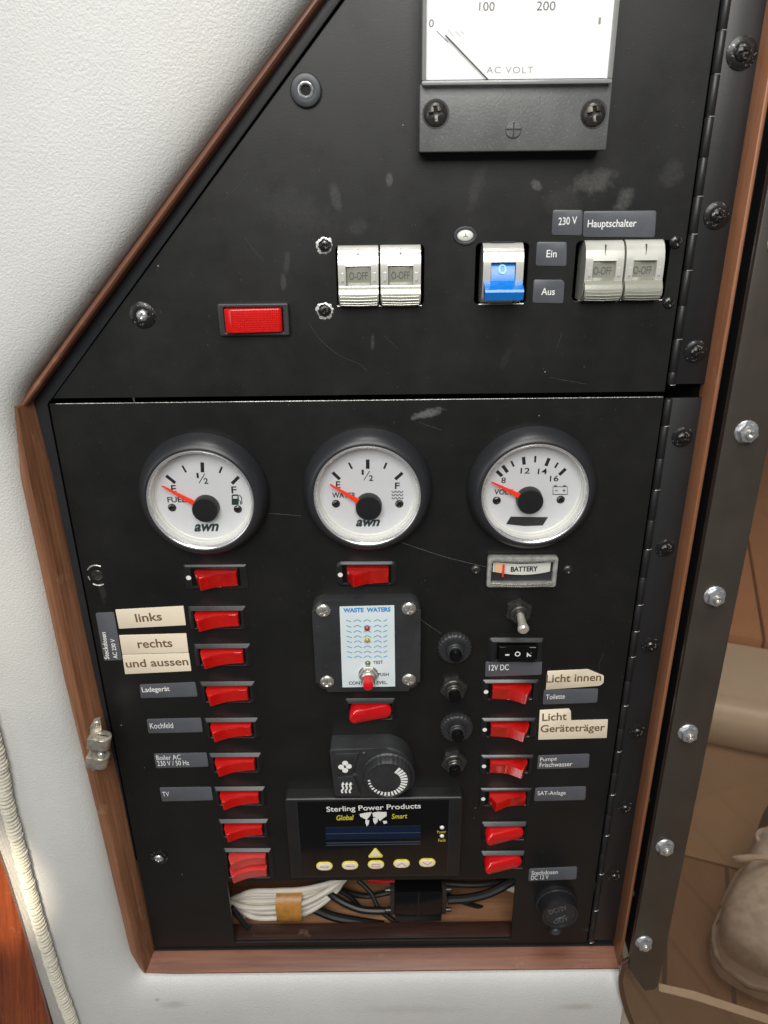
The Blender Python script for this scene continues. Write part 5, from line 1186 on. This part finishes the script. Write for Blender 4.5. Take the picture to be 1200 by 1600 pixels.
sticker([(191, 1023.5), (295, 1020.5), (299, 1048.5), (195.5, 1053.5)], 'beige label reading und aussen below the rechts label', [('und aussen', (197.5, 1043.5), (295, 1039.5), 12.5, 0.018)], m='tape', tm='tapeink', th=0.4, group=GB)
sticker([(149, 958), (178, 956.5), (191, 1031.5), (162.5, 1032.5)], 'upright grey label reading Steckdosen AC 230 V turned sideways', [('Steckdosen', (171, 1030), (165, 988), 0, 0.01, (163.5, 1030.5)), ('AC 230 V', (184, 1029), (179, 998.5), 0, 0.01, (177.5, 1029.5))], th=0.3, group=GG)
sticker([(218, 1070), (305, 1066), (309, 1088.5), (220, 1091)], 'grey label reading Ladegerät left of its red switch', [('Ladegerät', (223, 1084), (266, 1082), 10)], group=GG)
sticker([(229, 1124), (314, 1122), (317, 1144), (232, 1146)], 'grey label reading Kochfeld left of its red switch', [('Kochfeld', (235, 1138.5), (271, 1137.5), 8.5)], group=GG)
sticker([(240, 1178), (323, 1176.5), (326, 1198), (244, 1200.5)], 'grey label reading Boiler AC 230 V / 50 Hz', [('Boiler AC', (245, 1188), (283, 1186.5), 7.5), ('230 V / 50 Hz', (246.5, 1197), (296, 1195.5), 7.5)], group=GG)
sticker([(249, 1231), (330, 1230), (333, 1250.5), (253.5, 1252.5)], 'grey label reading TV left of its red switch', [('TV', (254.5, 1244.5), (265, 1244), 7)], group=GG)
sticker([(759, 1034), (847, 1032), (846.5, 1054.5), (758, 1057.5)], 'grey label reading 12V DC under the three-position switch', [('12V DC', (764, 1048), (795, 1047), 9)], group=GG, h=0)
sticker([(855.5, 1049), (919, 1046), (943.5, 1056), (943, 1067), (937, 1071.5), (853, 1078)], 'beige label reading Licht innen with a clipped right corner', [('Licht innen', (853, 1067), (939, 1064), 12.5, 0.018)], m='tape', tm='tapeink', th=0.4, group=GB)
sticker([(850, 1078.5), (935, 1076), (933, 1098), (848, 1101)], 'grey label reading Toilette below the Licht innen label', [('Toilette', (853, 1093), (882.5, 1091.5), 7.5)], group=GG)
sticker([(843.5, 1110), (889, 1107.5), (892, 1111), (892, 1126), (950, 1124.5), (948, 1153), (841, 1156)], 'beige stepped label reading Licht Geräteträger', [('Licht', (847, 1127), (885.5, 1125), 12, 0.018), ('Geräteträger', (844, 1148), (944.5, 1145.5), 15, 0.018)], m='tape', tm='tapeink', th=0.4, group=GB)
sticker([(841, 1181), (921.5, 1178), (920, 1199.5), (839, 1202)], 'grey label reading Pumpe Frischwasser', [('Pumpe', (844, 1192), (870, 1190), 8), ('Frischwasser', (843, 1199), (894, 1197), 7)], group=GG)
sticker([(836.5, 1231.5), (916, 1229), (914.5, 1250), (834.5, 1252)], 'grey label reading SAT-Anlage', [('SAT-Anlage', (839.5, 1244.5), (883.5, 1243.5), 8)], group=GG)
sticker([(827, 1358), (902, 1354.5), (900.5, 1374), (825.5, 1377)], 'grey label reading Steckdosen DC 12 V above the round socket', [('Steckdosen', (830.5, 1367.5), (871.5, 1365.5), 6.5), ('DC 12 V', (830, 1375), (857, 1373.5), 6.5)], group=GG)

# cobweb strands
for p0, p1, s in (((628, 848, 8), (760, 886, 0.5), 'pale cobweb strand between the water gauge and the battery meter'), ((640, 952, 7.5), (690, 990, 0.5), 'pale cobweb strand at the upper right of the waste waters plate')):
    a_ = Vector((*at(*p0), p0[2])); b_ = Vector((*at(*p1), p1[2]))
    T('cobweb_strand', s, 'cobweb', xz=(0, 0), h=0, me=mesh('cobweb_strand', tube(spline([a_, (a_+b_)/2+Vector((0, -1, 0)), b_], 6), 0.055, 4), 'web'))

# render settings that keep a fast render fast
S.cycles.max_bounces = 8; S.cycles.transparent_max_bounces = 12
